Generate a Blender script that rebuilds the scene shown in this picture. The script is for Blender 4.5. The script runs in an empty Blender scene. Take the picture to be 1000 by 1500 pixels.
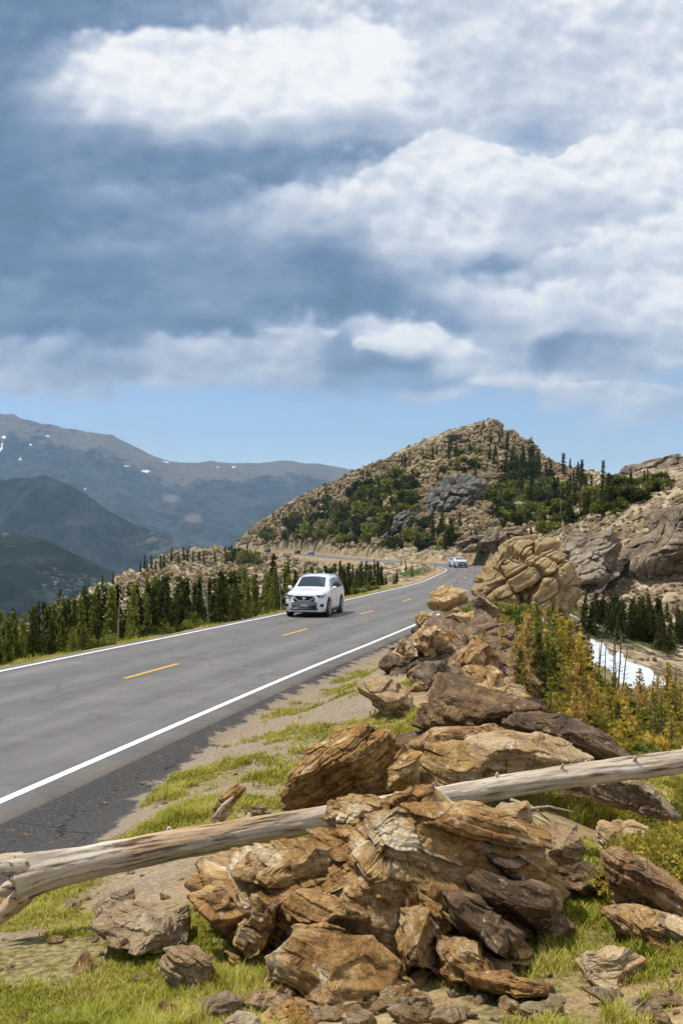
import bpy, math, random
import numpy as np
from mathutils import Vector, Matrix

scene = bpy.context.scene
COL = scene.collection
RNG = np.random.default_rng(11)
random.seed(11)
F = 1400.0                      # focal length in photo pixels (photo is 1000 px wide)
rad = math.radians
SUN_DIR = Vector((-0.42, 0.12, 0.90)).normalized()

# ------------------------------------------------------------------ helpers
def P(px, py, d):
    """world point at depth d seen in direction of photo pixel (px, py); camera is at the origin looking along +Y"""
    return np.array([(px - 500.0) / F * d, d, (750.0 - py) / F * d])

def tag(o, label=None, cat=None, group=None, kind=None):
    if label: o['label'] = label
    if cat: o['category'] = cat
    if group: o['group'] = group
    if kind: o['kind'] = kind
    return o

def mesh_data(name, V, faces, smooth=False):
    """faces: list of (M,k) int arrays"""
    me = bpy.data.meshes.new(name)
    V = np.asarray(V, dtype=np.float32)
    me.vertices.add(len(V)); me.vertices.foreach_set('co', V.ravel())
    faces = [np.asarray(f, dtype=np.int32) for f in faces if len(f)]
    tot = np.concatenate([f.ravel() for f in faces])
    cnt = np.concatenate([np.full(len(f), f.shape[1], np.int32) for f in faces])
    start = np.concatenate([[0], np.cumsum(cnt)[:-1]]).astype(np.int32)
    me.loops.add(len(tot)); me.loops.foreach_set('vertex_index', tot)
    me.polygons.add(len(cnt)); me.polygons.foreach_set('loop_start', start)
    me.polygons.foreach_set('loop_total', cnt)
    me.polygons.foreach_set('use_smooth', np.full(len(cnt), smooth, bool))
    me.update(calc_edges=True)
    return me

def add_attr(me, name, vals, typ='FLOAT'):
    a = me.attributes.new(name, typ, 'POINT')
    v = np.asarray(vals, np.float32)
    a.data.foreach_set('vector' if typ == 'FLOAT_VECTOR' else 'value', v.ravel())

def obj(name, me, mat=None, parent=None, loc=None):
    o = bpy.data.objects.new(name, me)
    COL.objects.link(o)
    if mat is not None and not me.materials: me.materials.append(mat)
    if parent is not None: o.parent = parent
    if loc is not None: o.location = loc
    return o

def empty(name, loc=(0, 0, 0), rz=0.0):
    o = bpy.data.objects.new(name, None); COL.objects.link(o)
    o.location = loc; o.rotation_euler = (0, 0, rz); o.empty_display_size = 0.2
    return o

def copy_tree(o, parent=None):
    c = o.copy(); COL.objects.link(c)
    if parent is not None: c.parent = parent
    for ch in o.children: copy_tree(ch, c)
    return c

class MB:
    def __init__(s): s.V = []; s.F = []; s.n = 0
    def add(s, V, faces):
        V = np.asarray(V, float)
        s.V.append(V)
        for f in faces: s.F.append([int(i) + s.n for i in f])
        s.n += len(V)
    def box(s, c, h, M=None, bev=0.0):
        c = np.array(c, float); h = np.array(h, float)
        cs = np.array([[x, y, z] for z in (-1, 1) for y in (-1, 1) for x in (-1, 1)], float) * h
        if M is not None: cs = cs @ np.array(M).T
        s.add(cs + c, [(0, 2, 3, 1), (4, 5, 7, 6), (0, 1, 5, 4), (2, 6, 7, 3), (0, 4, 6, 2), (1, 3, 7, 5)])
    def tube(s, pts, radii, n=8, cap=True):
        pts = np.array(pts, float); k = len(pts)
        rows = []
        for i in range(k):
            t = pts[min(i + 1, k - 1)] - pts[max(i - 1, 0)]
            t = t / (np.linalg.norm(t) + 1e-9)
            a = np.cross(t, [0, 0, 1.0]) if abs(t[2]) < .9 else np.cross(t, [1.0, 0, 0])
            a /= np.linalg.norm(a); b = np.cross(t, a)
            an = np.arange(n) * 2 * np.pi / n
            rows.append(pts[i] + radii[i] * (np.outer(np.cos(an), a) + np.outer(np.sin(an), b)))
        fs = []
        for i in range(k - 1):
            for j in range(n):
                fs.append((i * n + j, i * n + (j + 1) % n, (i + 1) * n + (j + 1) % n, (i + 1) * n + j))
        if cap:
            fs.append(tuple(range(n))[::-1]); fs.append(tuple((k - 1) * n + j for j in range(n)))
        s.add(np.concatenate(rows), fs)
    def disc(s, c, axis, r, half, n=24):
        axis = np.array(axis, float); axis /= np.linalg.norm(axis)
        c = np.array(c, float)
        s.tube([c - axis * half, c + axis * half], [r, r], n)
    def mesh(s, name, smooth=False):
        me = bpy.data.meshes.new(name)
        me.from_pydata([tuple(v) for v in np.concatenate(s.V)], [], s.F); me.update()
        if smooth: me.polygons.foreach_set('use_smooth', [True] * len(me.polygons))
        return me
    def build(s, name, mat, parent=None, smooth=False):
        return obj(name, s.mesh(name, smooth), mat, parent)

# ------------------------------------------------------------------ noise (numpy)
def _hash(ix, iy, iz, seed):
    h = (ix.astype(np.int64) * 374761393 + iy.astype(np.int64) * 668265263 + iz.astype(np.int64) * 2147483647 + seed * 974634821) & 0xffffffff
    h = ((h ^ (h >> 13)) * 1274126177) & 0xffffffff
    h = ((h ^ (h >> 16)) * 2246822519) & 0xffffffff
    return ((h ^ (h >> 15)) & 0xffffff).astype(np.float64) / 16777215.0

def vnoise(p, seed=0):
    f = np.floor(p); t = p - f; f = f.astype(np.int64)
    t = t * t * t * (t * (t * 6 - 15) + 10)
    r = 0
    for dx in (0, 1):
        wx = t[:, 0] if dx else 1 - t[:, 0]
        for dy in (0, 1):
            wy = t[:, 1] if dy else 1 - t[:, 1]
            for dz in (0, 1):
                wz = t[:, 2] if dz else 1 - t[:, 2]
                r = r + wx * wy * wz * _hash(f[:, 0] + dx, f[:, 1] + dy, f[:, 2] + dz, seed)
    return r * 2 - 1

def fbm(p, octv=4, seed=0, gain=.5, lac=2.03):
    a, s, tot = 1.0, 0, 0
    p = np.array(p, float)
    for o in range(octv):
        s = s + a * vnoise(p, seed + o * 17); tot += a
        a *= gain; p = p * lac + 3.7
    return s / tot

def ridged(p, octv=4, seed=0):
    a, s, tot = 1.0, 0, 0
    p = np.array(p, float)
    for o in range(octv):
        s = s + a * (1 - np.abs(vnoise(p, seed + o * 17))); tot += a
        a *= .5; p = p * 2.03 + 3.7
    return s / tot

def worley(p, seed=0):
    """F1, F2 and a random value of the nearest cell"""
    f = np.floor(p).astype(np.int64)
    n = len(p)
    F1 = np.full(n, 9.0); F2 = np.full(n, 9.0); ID = np.zeros(n)
    for dx in (-1, 0, 1):
        for dy in (-1, 0, 1):
            for dz in (-1, 0, 1):
                a, b, c = f[:, 0] + dx, f[:, 1] + dy, f[:, 2] + dz
                q = (a + _hash(a, b, c, seed) - p[:, 0]) ** 2 + (b + _hash(a, b, c, seed + 1) - p[:, 1]) ** 2 + (c + _hash(a, b, c, seed + 2) - p[:, 2]) ** 2
                q = np.sqrt(q)
                m = q < F1
                F2 = np.where(m, F1, np.minimum(F2, q)); F1 = np.where(m, q, F1)
                ID = np.where(m, _hash(a, b, c, seed + 3), ID)
    return F1, F2, ID

def sstep(a, b, x):
    t = np.clip((x - a) / (b - a), 0, 1)
    return t * t * (3 - 2 * t)

def inpoly(x, y, poly):
    x = np.asarray(x, float); y = np.asarray(y, float)
    r = np.zeros(x.shape, bool); n = len(poly)
    for i in range(n):
        x1, y1 = poly[i]; x2, y2 = poly[(i + 1) % n]
        c = ((y1 > y) != (y2 > y)) & (x < (x2 - x1) * (y - y1) / (y2 - y1 + 1e-12) + x1)
        r ^= c
    return r

# ------------------------------------------------------------------ node helpers
class NT:
    def __init__(s, nt): s.nt = nt
    def n(s, typ, ins=None, **props):
        nd = s.nt.nodes.new(typ)
        for k, v in props.items(): setattr(nd, k, v)
        for k, v in (ins or {}).items():
            sock = nd.inputs[k]
            if isinstance(v, bpy.types.NodeSocket): s.nt.links.new(v, sock)
            elif isinstance(v, bpy.types.Node): s.nt.links.new(v.outputs[0], sock)
            else: sock.default_value = v
        return nd
    def m(s, op, a, b=0.0, c=0.0, clamp=False):
        nd = s.n('ShaderNodeMath', {0: a, 1: b, 2: c}, operation=op); nd.use_clamp = clamp
        return nd.outputs[0]
    def v(s, op, a, b=(0, 0, 0), c=(0, 0, 0)):
        nd = s.n('ShaderNodeVectorMath', {0: a, 1: b}, operation=op)
        if op == 'MULTIPLY_ADD':
            if isinstance(c, bpy.types.NodeSocket): s.nt.links.new(c, nd.inputs[2])
            else: nd.inputs[2].default_value = c
        return nd.outputs['Value'] if op in ('DOT_PRODUCT', 'LENGTH') else nd.outputs[0]
    def mix(s, f, a, b, blend='MIX'):
        nd = s.nt.nodes.new('ShaderNodeMix'); nd.data_type = 'RGBA'; nd.blend_type = blend
        for i, v in ((0, f), (6, a), (7, b)):
            if isinstance(v, bpy.types.NodeSocket): s.nt.links.new(v, nd.inputs[i])
            elif i == 0: nd.inputs[0].default_value = v
            else: nd.inputs[i].default_value = (*v, 1) if len(v) == 3 else v
        return nd.outputs[2]
    def smooth(s, x, a, b, lo=0.0, hi=1.0):
        nd = s.n('ShaderNodeMapRange', {0: x, 1: a, 2: b, 3: lo, 4: hi}, interpolation_type='SMOOTHSTEP')
        return nd.outputs[0]
    def noise(s, vec, scale, detail=4, rough=.55, dist=0.0):
        return s.n('ShaderNodeTexNoise', {'Vector': vec, 'Scale': scale, 'Detail': detail, 'Roughness': rough, 'Distortion': dist})
    def ramp(s, fac, stops):
        nd = s.n('ShaderNodeValToRGB', {0: fac})
        cr = nd.color_ramp
        while len(cr.elements) < len(stops): cr.elements.new(.5)
        for e, (p, c) in zip(cr.elements, stops):
            e.position = p; e.color = (*c, 1)
        return nd.outputs[0]
    def attr(s, name):
        return s.n('ShaderNodeAttribute', attribute_name=name)

def new_mat(name):
    m = bpy.data.materials.new(name); m.use_nodes = True
    m.node_tree.nodes.clear()
    T = NT(m.node_tree)
    out = T.n('ShaderNodeOutputMaterial')
    b = T.n('ShaderNodeBsdfPrincipled')
    m.node_tree.links.new(b.outputs[0], out.inputs[0])
    return m, T, b

def link(T, a, b): T.nt.links.new(a, b)

def simple_mat(name, col, rough=.5, metal=0.0, spec=.5, coat=0.0, var=0.0, vscale=8.0, bump=0.0):
    m, T, b = new_mat(name)
    b.inputs['Roughness'].default_value = rough; b.inputs['Metallic'].default_value = metal
    b.inputs['Specular IOR Level'].default_value = spec
    b.inputs['Coat Weight'].default_value = coat
    tc = T.n('ShaderNodeTexCoord')
    nz = T.noise(tc.outputs['Object'], vscale, 4)
    lo = tuple(c * (1 - var) for c in col); hi = tuple(min(1, c * (1 + var)) for c in col)
    link(T, T.mix(nz.outputs[0], lo, hi), b.inputs['Base Color'])
    if bump:
        bp = T.n('ShaderNodeBump', {'Strength': bump, 'Distance': .02, 'Height': nz.outputs[0]})
        link(T, bp.outputs[0], b.inputs['Normal'])
    return m

# ------------------------------------------------------------------ materials
def rock_mat(name, stops, scale=1.0, lichen=.35, bump=.5, dark=.5):
    """layered rock. 'rk' holds metre coordinates with z across the layers"""
    m, T, b = new_mat(name)
    rk = T.attr('rk').outputs['Vector']
    p = T.v('MULTIPLY', rk, (scale, scale, scale))
    ps = T.v('MULTIPLY', p, (1.8, 1.8, 6.0))
    n1 = T.noise(ps, 1.2, 8, .66, .15)
    n2 = T.noise(p, 2.3, 7, .66)
    n3 = T.noise(p, 26.0, 5, .75)
    n4 = T.noise(T.v('MULTIPLY', p, (6, 6, 24)), 1.5, 6, .68, .05)
    f = T.m('ADD', T.m('MULTIPLY', n1.outputs[0], .55), T.m('MULTIPLY', n2.outputs[0], .45))
    f = T.m('ADD', f, T.m('MULTIPLY', T.m('SUBTRACT', n4.outputs[0], .5), .22))
    f = T.m('ADD', f, T.m('MULTIPLY', T.m('SUBTRACT', n3.outputs[0], .5), .28))
    f = T.m('ADD', f, T.m('MULTIPLY', T.m('SUBTRACT', T.n('ShaderNodeObjectInfo').outputs['Random'], .5), .10))
    c = T.ramp(f, stops)
    rr = T.m('FRACT', T.m('MULTIPLY', T.n('ShaderNodeObjectInfo').outputs['Random'], 17.3))
    hs = T.n('ShaderNodeHueSaturation', {'Saturation': T.m('ADD', .90, T.m('MULTIPLY', rr, .22)), 'Value': 1.0, 'Color': c})
    c = hs.outputs[0]
    # grey lichen / weathered skin
    n5 = T.noise(p, 3.1, 7, .68, .4)
    lm = T.smooth(n5.outputs[0], .55, .64)
    c = T.mix(T.m('MULTIPLY', lm, lichen), c, T.mix(n3.outputs[0], (.15, .125, .095), (.36, .31, .245)))
    # mineral specks, pale and dark
    n6 = T.noise(p, 48.0, 3, .6)
    c = T.mix(T.m('MULTIPLY', T.smooth(n6.outputs[0], .60, .68), .55), c, (.025, .02, .016))
    n8 = T.noise(p, 13.0, 5, .7)
    c = T.mix(T.m('MULTIPLY', T.smooth(n8.outputs[0], .60, .68), .7), c, (.66, .58, .45))
    # dark mineral stain streaks along layers
    n7 = T.noise(T.v('MULTIPLY', p, (1.3, 1.3, 4)), 2.0, 7, .7, .2)
    c = T.mix(T.m('MULTIPLY', T.smooth(n7.outputs[0], .56, .70), dark), c, (.045, .03, .02))
    link(T, c, b.inputs['Base Color'])
    b.inputs['Roughness'].default_value = .82
    b.inputs['Specular IOR Level'].default_value = .25
    vo = T.n('ShaderNodeTexVoronoi', {'Vector': T.v('ADD', T.v('MULTIPLY', p, (1.2, 1.2, 4.5)), T.v('MULTIPLY', n2.outputs['Color'], (.5, .5, .5))), 'Scale': 2.0}, feature='DISTANCE_TO_EDGE')
    crack = T.m('MAXIMUM', T.smooth(vo.outputs[0], 0.0, .035), T.smooth(n2.outputs[0], .56, .48))
    h = T.m('ADD', T.m('MULTIPLY', n4.outputs[0], 1.0), T.m('MULTIPLY', n1.outputs[0], .9))
    h = T.m('ADD', h, T.m('MULTIPLY', n3.outputs[0], .35))
    h = T.m('ADD', h, T.m('MULTIPLY', crack, .35))
    sp_ = T.n('ShaderNodeSeparateXYZ', {0: p}).outputs[2]
    ph = T.m('ADD', T.m('MULTIPLY', sp_, 13.0), T.m('ADD', T.m('MULTIPLY', n2.outputs[0], 3.4), T.m('MULTIPLY', n1.outputs[0], 1.6)))
    saw = T.m('POWER', T.m('FRACT', ph), 1.6)
    h = T.m('ADD', h, T.m('MULTIPLY', T.m('MULTIPLY', saw, T.smooth(n5.outputs[0], .58, .44)), .55))
    bp = T.n('ShaderNodeBump', {'Strength': bump, 'Distance': .06 / scale, 'Height': h})
    link(T, bp.outputs[0], b.inputs['Normal'])
    return m

ROCK_BROWN = rock_mat('rock_brown', [(.30, (.045, .026, .013)), (.385, (.18, .088, .030)), (.465, (.40, .215, .072)), (.54, (.54, .345, .145)), (.63, (.82, .67, .45))], 1.0, .42, .95, .75)
ROCK_TAN = rock_mat('rock_tan', [(.28, (.07, .045, .025)), (.40, (.32, .19, .08)), (.49, (.50, .33, .155)), (.60, (.60, .46, .29)), (.70, (.76, .66, .50))], 1.0, .5, .85, .45)
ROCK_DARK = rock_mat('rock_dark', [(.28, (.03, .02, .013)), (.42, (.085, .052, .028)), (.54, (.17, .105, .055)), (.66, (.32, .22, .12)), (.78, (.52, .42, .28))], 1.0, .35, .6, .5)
ROCK_CLIFF = rock_mat('rock_cliff', [(.28, (.045, .036, .026)), (.42, (.17, .125, .08)), (.52, (.29, .22, .145)), (.64, (.40, .32, .22)), (.78, (.50, .43, .33))], .16, .6, .7, .5)
ROCK_DOME = rock_mat('rock_dome', [(.28, (.06, .04, .022)), (.42, (.25, .17, .085)), (.52, (.36, .26, .135)), (.64, (.45, .34, .2)), (.78, (.54, .45, .3))], .35, .3, .6, .3)
ROCK_GREY = rock_mat('rock_grey', [(.28, (.07, .045, .024)), (.42, (.22, .145, .08)), (.52, (.33, .235, .14)), (.64, (.44, .34, .22)), (.78, (.58, .48, .34))], 1.0, .35, .6, .3)

def ground_mat():
    m, T, b = new_mat('mountain_ground')
    geo = T.n('ShaderNodeNewGeometry'); pos = geo.outputs['Position']
    n_big = T.noise(pos, .35, 5, .6); n_mid = T.noise(pos, 2.4, 6, .65); n_fine = T.noise(pos, 22, 5, .7); n_peb = T.noise(pos, 60, 3, .6)
    f = T.m('ADD', T.m('MULTIPLY', n_mid.outputs[0], .6), T.m('MULTIPLY', n_fine.outputs[0], .4))
    dirt = T.ramp(f, [(.3, (.11, .066, .028)), (.45, (.27, .175, .078)), (.55, (.39, .275, .135)), (.7, (.58, .46, .28))])
    dirt = T.mix(T.smooth(n_peb.outputs[0], .58, .66), dirt, (.45, .38, .30))
    grv = T.ramp(T.m('ADD', T.m('MULTIPLY', n_fine.outputs[0], .5), T.m('MULTIPLY', n_peb.outputs[0], .5)), [(.35, (.12, .095, .068)), (.5, (.25, .20, .145)), (.65, (.46, .38, .28))])
    dirt = T.mix(T.m('MULTIPLY', T.attr('gravel').outputs['Fac'], .85), dirt, grv)
    # turf base colour
    turf = T.mix(n_mid.outputs[0], T.mix(T.smooth(n_fine.outputs[0], .35, .65), (.07, .075, .018), (.27, .24, .075)), T.mix(T.smooth(n_fine.outputs[0], .35, .65), (.11, .08, .035), (.40, .31, .15)))
    g = T.attr('grassy').outputs['Fac']
    gm = T.smooth(T.m('ADD', g, T.m('MULTIPLY', T.m('SUBTRACT', n_mid.outputs[0], .5), .9)), .42, .60)
    c = T.mix(gm, dirt, turf)
    # bare rock of slopes
    vo = T.n('ShaderNodeTexVoronoi', {'Vector': pos, 'Scale': .75})
    vo2 = T.n('ShaderNodeTexVoronoi', {'Vector': pos, 'Scale': 1.9})
    rkf = T.m('ADD', T.m('MULTIPLY', T.n('ShaderNodeSeparateColor', {0: vo.outputs['Color']}).outputs[0], .45), T.m('MULTIPLY', n_mid.outputs[0], .55))
    rkf = T.m('ADD', rkf, T.m('MULTIPLY', T.m('SUBTRACT', T.n('ShaderNodeSeparateColor', {0: vo2.outputs['Color']}).outputs[0], .5), .25))
    rk = T.ramp(rkf, [(.2, (.075, .055, .034)), (.38, (.20, .15, .09)), (.55, (.33, .25, .155)), (.75, (.47, .38, .265))])
    low = T.noise(T.v('MULTIPLY', pos, (1, 1, 1)), .16, 5, .6)
    rk = T.mix(T.smooth(low.outputs[0], .52, .60), rk, T.mix(n_mid.outputs[0], (.035, .05, .012), (.11, .13, .035)))
    r = T.attr('rocky').outputs['Fac']
    c = T.mix(r, c, rk)
    # old asphalt apron
    a = T.attr('apron').outputs['Fac']
    am = T.smooth(T.m('ADD', a, T.m('MULTIPLY', T.m('SUBTRACT', T.m('ADD', T.m('MULTIPLY', n_mid.outputs[0], .55), T.m('ADD', T.m('MULTIPLY', n_fine.outputs[0], .2), T.m('MULTIPLY', n_big.outputs[0], .25))), .5), 3.6)), .40, .62)
    asp = T.mix(n_fine.outputs[0], (.028, .028, .03), (.085, .082, .08))
    asp = T.mix(T.smooth(n_peb.outputs[0], .57, .66), asp, (.24, .20, .15))
    pc = T.n('ShaderNodeTexVoronoi', {'Vector': T.v('ADD', pos, T.v('MULTIPLY', n_mid.outputs['Color'], (.4, .4, .4))), 'Scale': .8}, feature='DISTANCE_TO_EDGE')
    asp = T.mix(T.m('MULTIPLY', T.smooth(pc.outputs[0], .016, .004), T.smooth(n_big.outputs[0], .44, .56)), asp, (.018, .017, .016))
    c = T.mix(am, c, asp)
    link(T, c, b.inputs['Base Color'])
    b.inputs['Roughness'].default_value = .95; b.inputs['Specular IOR Level'].default_value = .15
    h = T.m('ADD', T.m('MULTIPLY', n_fine.outputs[0], .6), T.m('MULTIPLY', n_peb.outputs[0], .3))
    bp = T.n('ShaderNodeBump', {'Strength': .6, 'Distance': .03, 'Height': h})
    vh = T.m('ADD', T.m('MULTIPLY', T.smooth(vo.outputs['Distance'], 0, .8, 1, 0), .6), T.m('MULTIPLY', T.smooth(vo2.outputs['Distance'], 0, .8, 1, 0), .35))
    bp2 = T.n('ShaderNodeBump', {'Strength': T.m('MULTIPLY', r, .8), 'Distance': .7, 'Height': vh, 'Normal': bp.outputs[0]})
    link(T, bp2.outputs[0], b.inputs['Normal'])
    return m

def asphalt_mat():
    m, T, b = new_mat('asphalt')
    geo = T.n('ShaderNodeNewGeometry'); pos = geo.outputs['Position']
    lat = T.attr('lat').outputs['Fac']; run = T.attr('run').outputs['Fac']
    n1 = T.noise(pos, 1.1, 6, .6); n2 = T.noise(pos, 60, 3, .6)
    st = T.noise(T.n('ShaderNodeCombineXYZ', {0: T.m('MULTIPLY', lat, 2.2), 1: T.m('MULTIPLY', run, .06)}).outputs[0], 1.0, 5, .6)
    # worn wheel tracks are a little paler, oil line between them darker
    tr = T.m('COSINE', T.m('MULTIPLY', T.m('SUBTRACT', T.m('ABSOLUTE', lat), .95), 3.6))
    f = T.m('ADD', T.m('MULTIPLY', st.outputs[0], .55), T.m('MULTIPLY', n1.outputs[0], .45))
    f = T.m('ADD', f, T.m('MULTIPLY', tr, .055))
    c = T.ramp(f, [(.32, (.105, .100, .096)), (.5, (.148, .140, .134)), (.68, (.20, .188, .178))])
    c = T.mix(T.smooth(n2.outputs[0], .60, .7), c, (.21, .20, .19))
    c = T.mix(T.smooth(n2.outputs[0], .40, .30), c, (.06, .058, .056))
    # tar sealed cracks
    cv = T.n('ShaderNodeTexVoronoi', {'Vector': T.v('ADD', T.v('MULTIPLY', pos, (.22, .22, .22)), T.v('MULTIPLY', T.noise(pos, .8, 4).outputs['Color'], (.5, .5, .5))), 'Scale': 1.0}, feature='DISTANCE_TO_EDGE')
    c = T.mix(T.m('MULTIPLY', T.smooth(cv.outputs[0], .006, .002), .55), c, (.035, .034, .034))
    # dirt at the edges
    e = T.smooth(T.m('ADD', T.m('ABSOLUTE', lat), T.m('MULTIPLY', T.m('SUBTRACT', n1.outputs[0], .5), .9)), 3.65, 4.1)
    c = T.mix(T.m('MULTIPLY', e, .6), c, (.20, .165, .125))
    link(T, c, b.inputs['Base Color'])
    b.inputs['Roughness'].default_value = .85; b.inputs['Specular IOR Level'].default_value = .3
    bp = T.n('ShaderNodeBump', {'Strength': .25, 'Distance': .01, 'Height': n2.outputs[0]})
    link(T, bp.outputs[0], b.inputs['Normal'])
    return m

def paint_mat(name, col, wear):
    m, T, b = new_mat(name)
    geo = T.n('ShaderNodeNewGeometry'); pos = geo.outputs['Position']
    n1 = T.noise(pos, 9, 6, .7); n2 = T.noise(pos, 70, 3, .6)
    f = T.m('ADD', T.m('MULTIPLY', n1.outputs[0], .6), T.m('MULTIPLY', n2.outputs[0], .4))
    c = T.mix(T.smooth(f, wear, wear + .08), col, (.16, .155, .15))
    link(T, c, b.inputs['Base Color']); b.inputs['Roughness'].default_value = .7
    return m

def foliage_mat(name, c1, c2, c3, scale=1.5):
    m, T, b = new_mat(name)
    tc = T.n('ShaderNodeTexCoord'); oi = T.n('ShaderNodeObjectInfo')
    rnd = oi.outputs['Random']
    off = T.v('ADD', tc.outputs['Object'], T.n('ShaderNodeCombineXYZ', {0: T.m('MULTIPLY', rnd, 37.0), 1: T.m('MULTIPLY', rnd, 91.0)}).outputs[0])
    n1 = T.noise(off, scale, 4, .6); n2 = T.noise(off, scale * 7, 2, .6)
    f = T.m('ADD', T.m('MULTIPLY', n1.outputs[0], .6), T.m('MULTIPLY', n2.outputs[0], .4))
    f = T.m('ADD', f, T.m('MULTIPLY', T.m('SUBTRACT', rnd, .5), .16))
    c = T.ramp(f, [(.34, c1), (.5, c2), (.66, c3)])
    link(T, c, b.inputs['Base Color'])
    b.inputs['Roughness'].default_value = .7; b.inputs['Specular IOR Level'].default_value = .2
    tr = T.n('ShaderNodeBsdfTranslucent', {0: c})
    mx = T.n('ShaderNodeMixShader', {0: .36, 1: b.outputs[0], 2: tr.outputs[0]})
    out = [n for n in m.node_tree.nodes if n.type == 'OUTPUT_MATERIAL'][0]
    link(T, mx.outputs[0], out.inputs[0])
    return m

def wood_mat(name, c1, c2, c3, stain):
    """weathered trunk: 'rk' = (around, along, 0)"""
    m, T, b = new_mat(name)
    rk = T.attr('rk').outputs['Vector']
    g = T.noise(T.v('MULTIPLY', rk, (26, 2.2, 26)), 1.0, 6, .6, .3)
    n = T.noise(T.v('MULTIPLY', rk, (6, 2.0, 6)), 1.0, 6, .65, .4)
    n3 = T.noise(rk, 60, 3, .6)
    f = T.m('ADD', T.m('MULTIPLY', g.outputs[0], .5), T.m('MULTIPLY', n.outputs[0], .5))
    c = T.ramp(f, [(.30, c1), (.48, c2), (.68, c3)])
    s = T.noise(T.v('MULTIPLY', rk, (5, 1.1, 5)), 1.0, 5, .6, .6)
    c = T.mix(T.m('MULTIPLY', T.smooth(s.outputs[0], .50, .60), T.smooth(T.n('ShaderNodeSeparateXYZ', {0: rk}).outputs[1], 2.2, 3.2, stain, stain * .15)), c, (.42, .22, .07))
    ck = T.smooth(g.outputs[0], .445, .395)
    c = T.mix(T.m('MULTIPLY', ck, .75), c, (.035, .026, .02))
    c = T.mix(T.m('MULTIPLY', T.smooth(n3.outputs[0], .62, .7), .5), c, (.06, .05, .042))
    link(T, c, b.inputs['Base Color']); b.inputs['Roughness'].default_value = .85
    b.inputs['Specular IOR Level'].default_value = .2
    h = T.m('ADD', g.outputs[0], T.m('MULTIPLY', n.outputs[0], .6))
    bp = T.n('ShaderNodeBump', {'Strength': .6, 'Distance': .012, 'Height': h})
    link(T, bp.outputs[0], b.inputs['Normal'])
    return m

def grass_mat():
    m, T, b = new_mat('grass_blade')
    geo = T.n('ShaderNodeNewGeometry'); pos = geo.outputs['Position']
    n1 = T.noise(pos, 1.3, 4, .6); n2 = T.noise(pos, 30, 2, .6)
    f = T.m('ADD', T.m('MULTIPLY', n1.outputs[0], .5), T.m('MULTIPLY', n2.outputs[0], .5))
    c = T.ramp(f, [(.36, (.17, .19, .02)), (.45, (.36, .36, .04)), (.54, (.52, .47, .09)), (.65, (.68, .56, .23))])
    link(T, c, b.inputs['Base Color']); b.inputs['Roughness'].default_value = .6
    b.inputs['Specular IOR Level'].default_value = .2
    tr = T.n('ShaderNodeBsdfTranslucent', {0: c})
    mx = T.n('ShaderNodeMixShader', {0: .35, 1: b.outputs[0], 2: tr.outputs[0]})
    out = [n for n in m.node_tree.nodes if n.type == 'OUTPUT_MATERIAL'][0]
    link(T, mx.outputs[0], out.inputs[0])
    return m

def mountain_mat(name, forest1, forest2, bare, snow_on=0.0, specks=0.0):
    m, T, b = new_mat(name)
    geo = T.n('ShaderNodeNewGeometry'); pos = geo.outputs['Position']
    n1 = T.noise(pos, .0022, 8, .6); n2 = T.noise(pos, .02, 6, .65)
    bm = T.attr('bare').outputs['Fac']
    n9 = T.noise(pos, .0045, 8, .75, .8)
    f = T.mix(T.smooth(T.m('ADD', T.m('MULTIPLY', n9.outputs[0], .6), T.m('MULTIPLY', n2.outputs[0], .4)), .40, .60), forest1, forest2)
    k = T.smooth(T.m('ADD', bm, T.m('MULTIPLY', T.m('SUBTRACT', T.m('ADD', T.m('MULTIPLY', n1.outputs[0], .3), T.m('ADD', T.m('MULTIPLY', n2.outputs[0], .3), T.m('MULTIPLY', n9.outputs[0], .4))), .5), 2.6)), .40, .66)
    c = T.mix(k, f, T.mix(n2.outputs[0], tuple(x * .7 for x in bare), bare))
    if specks:
        n3 = T.noise(pos, .10, 4, .75)
        n4 = T.noise(pos, .004, 4, .6)
        c = T.mix(T.m('MULTIPLY', T.m('MULTIPLY', T.smooth(n3.outputs[0], .55, .62), T.smooth(n4.outputs[0], .46, .56)), specks), c, (.36, .35, .34))
    if snow_on:
        s = T.attr('snow').outputs['Fac']
        c = T.mix(T.smooth(T.m('ADD', s, T.m('MULTIPLY', T.m('SUBTRACT', T.m('ADD', T.m('MULTIPLY', n9.outputs[0], .6), T.m('MULTIPLY', n2.outputs[0], .4)), .5), 5.0)), .85, .95), c, (.85, .87, .9))
    link(T, c, b.inputs['Base Color']); b.inputs['Roughness'].default_value = 1.0
    b.inputs['Specular IOR Level'].default_value = .0
    return m

ROCK_FACE = rock_mat('rock_face_grey', [(.28, (.03, .027, .024)), (.42, (.085, .078, .068)), (.54, (.15, .135, .115)), (.66, (.26, .23, .19)), (.78, (.42, .37, .29))], .16, .5, .7, .5)
GROUND = ground_mat(); ASPHALT = asphalt_mat()
WHITE_LINE = paint_mat('white_road_paint', (.78, .78, .76), .545)
YELLOW_LINE = paint_mat('yellow_road_paint', (.62, .36, .04), .57)
PINE = foliage_mat('pine_needles', (.018, .028, .006), (.060, .076, .014), (.155, .165, .034))
PINE_DARK = foliage_mat('dark_pine_needles', (.014, .022, .007), (.045, .060, .013), (.11, .125, .03))
PINE_LIGHT = foliage_mat('bright_pine_needles', (.06, .08, .013), (.16, .19, .03), (.32, .32, .06))
SPRUCE_YELLOW = foliage_mat('yellowing_needles', (.11, .13, .02), (.42, .34, .045), (.78, .50, .11), 2.2)
SPRUCE_BROWN = foliage_mat('browned_needles', (.17, .13, .03), (.50, .33, .09), (.74, .52, .20), 2.2)
SHRUB_GREEN = foliage_mat('shrub_leaves', (.060, .078, .012), (.175, .19, .032), (.34, .33, .07), .8)
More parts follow.
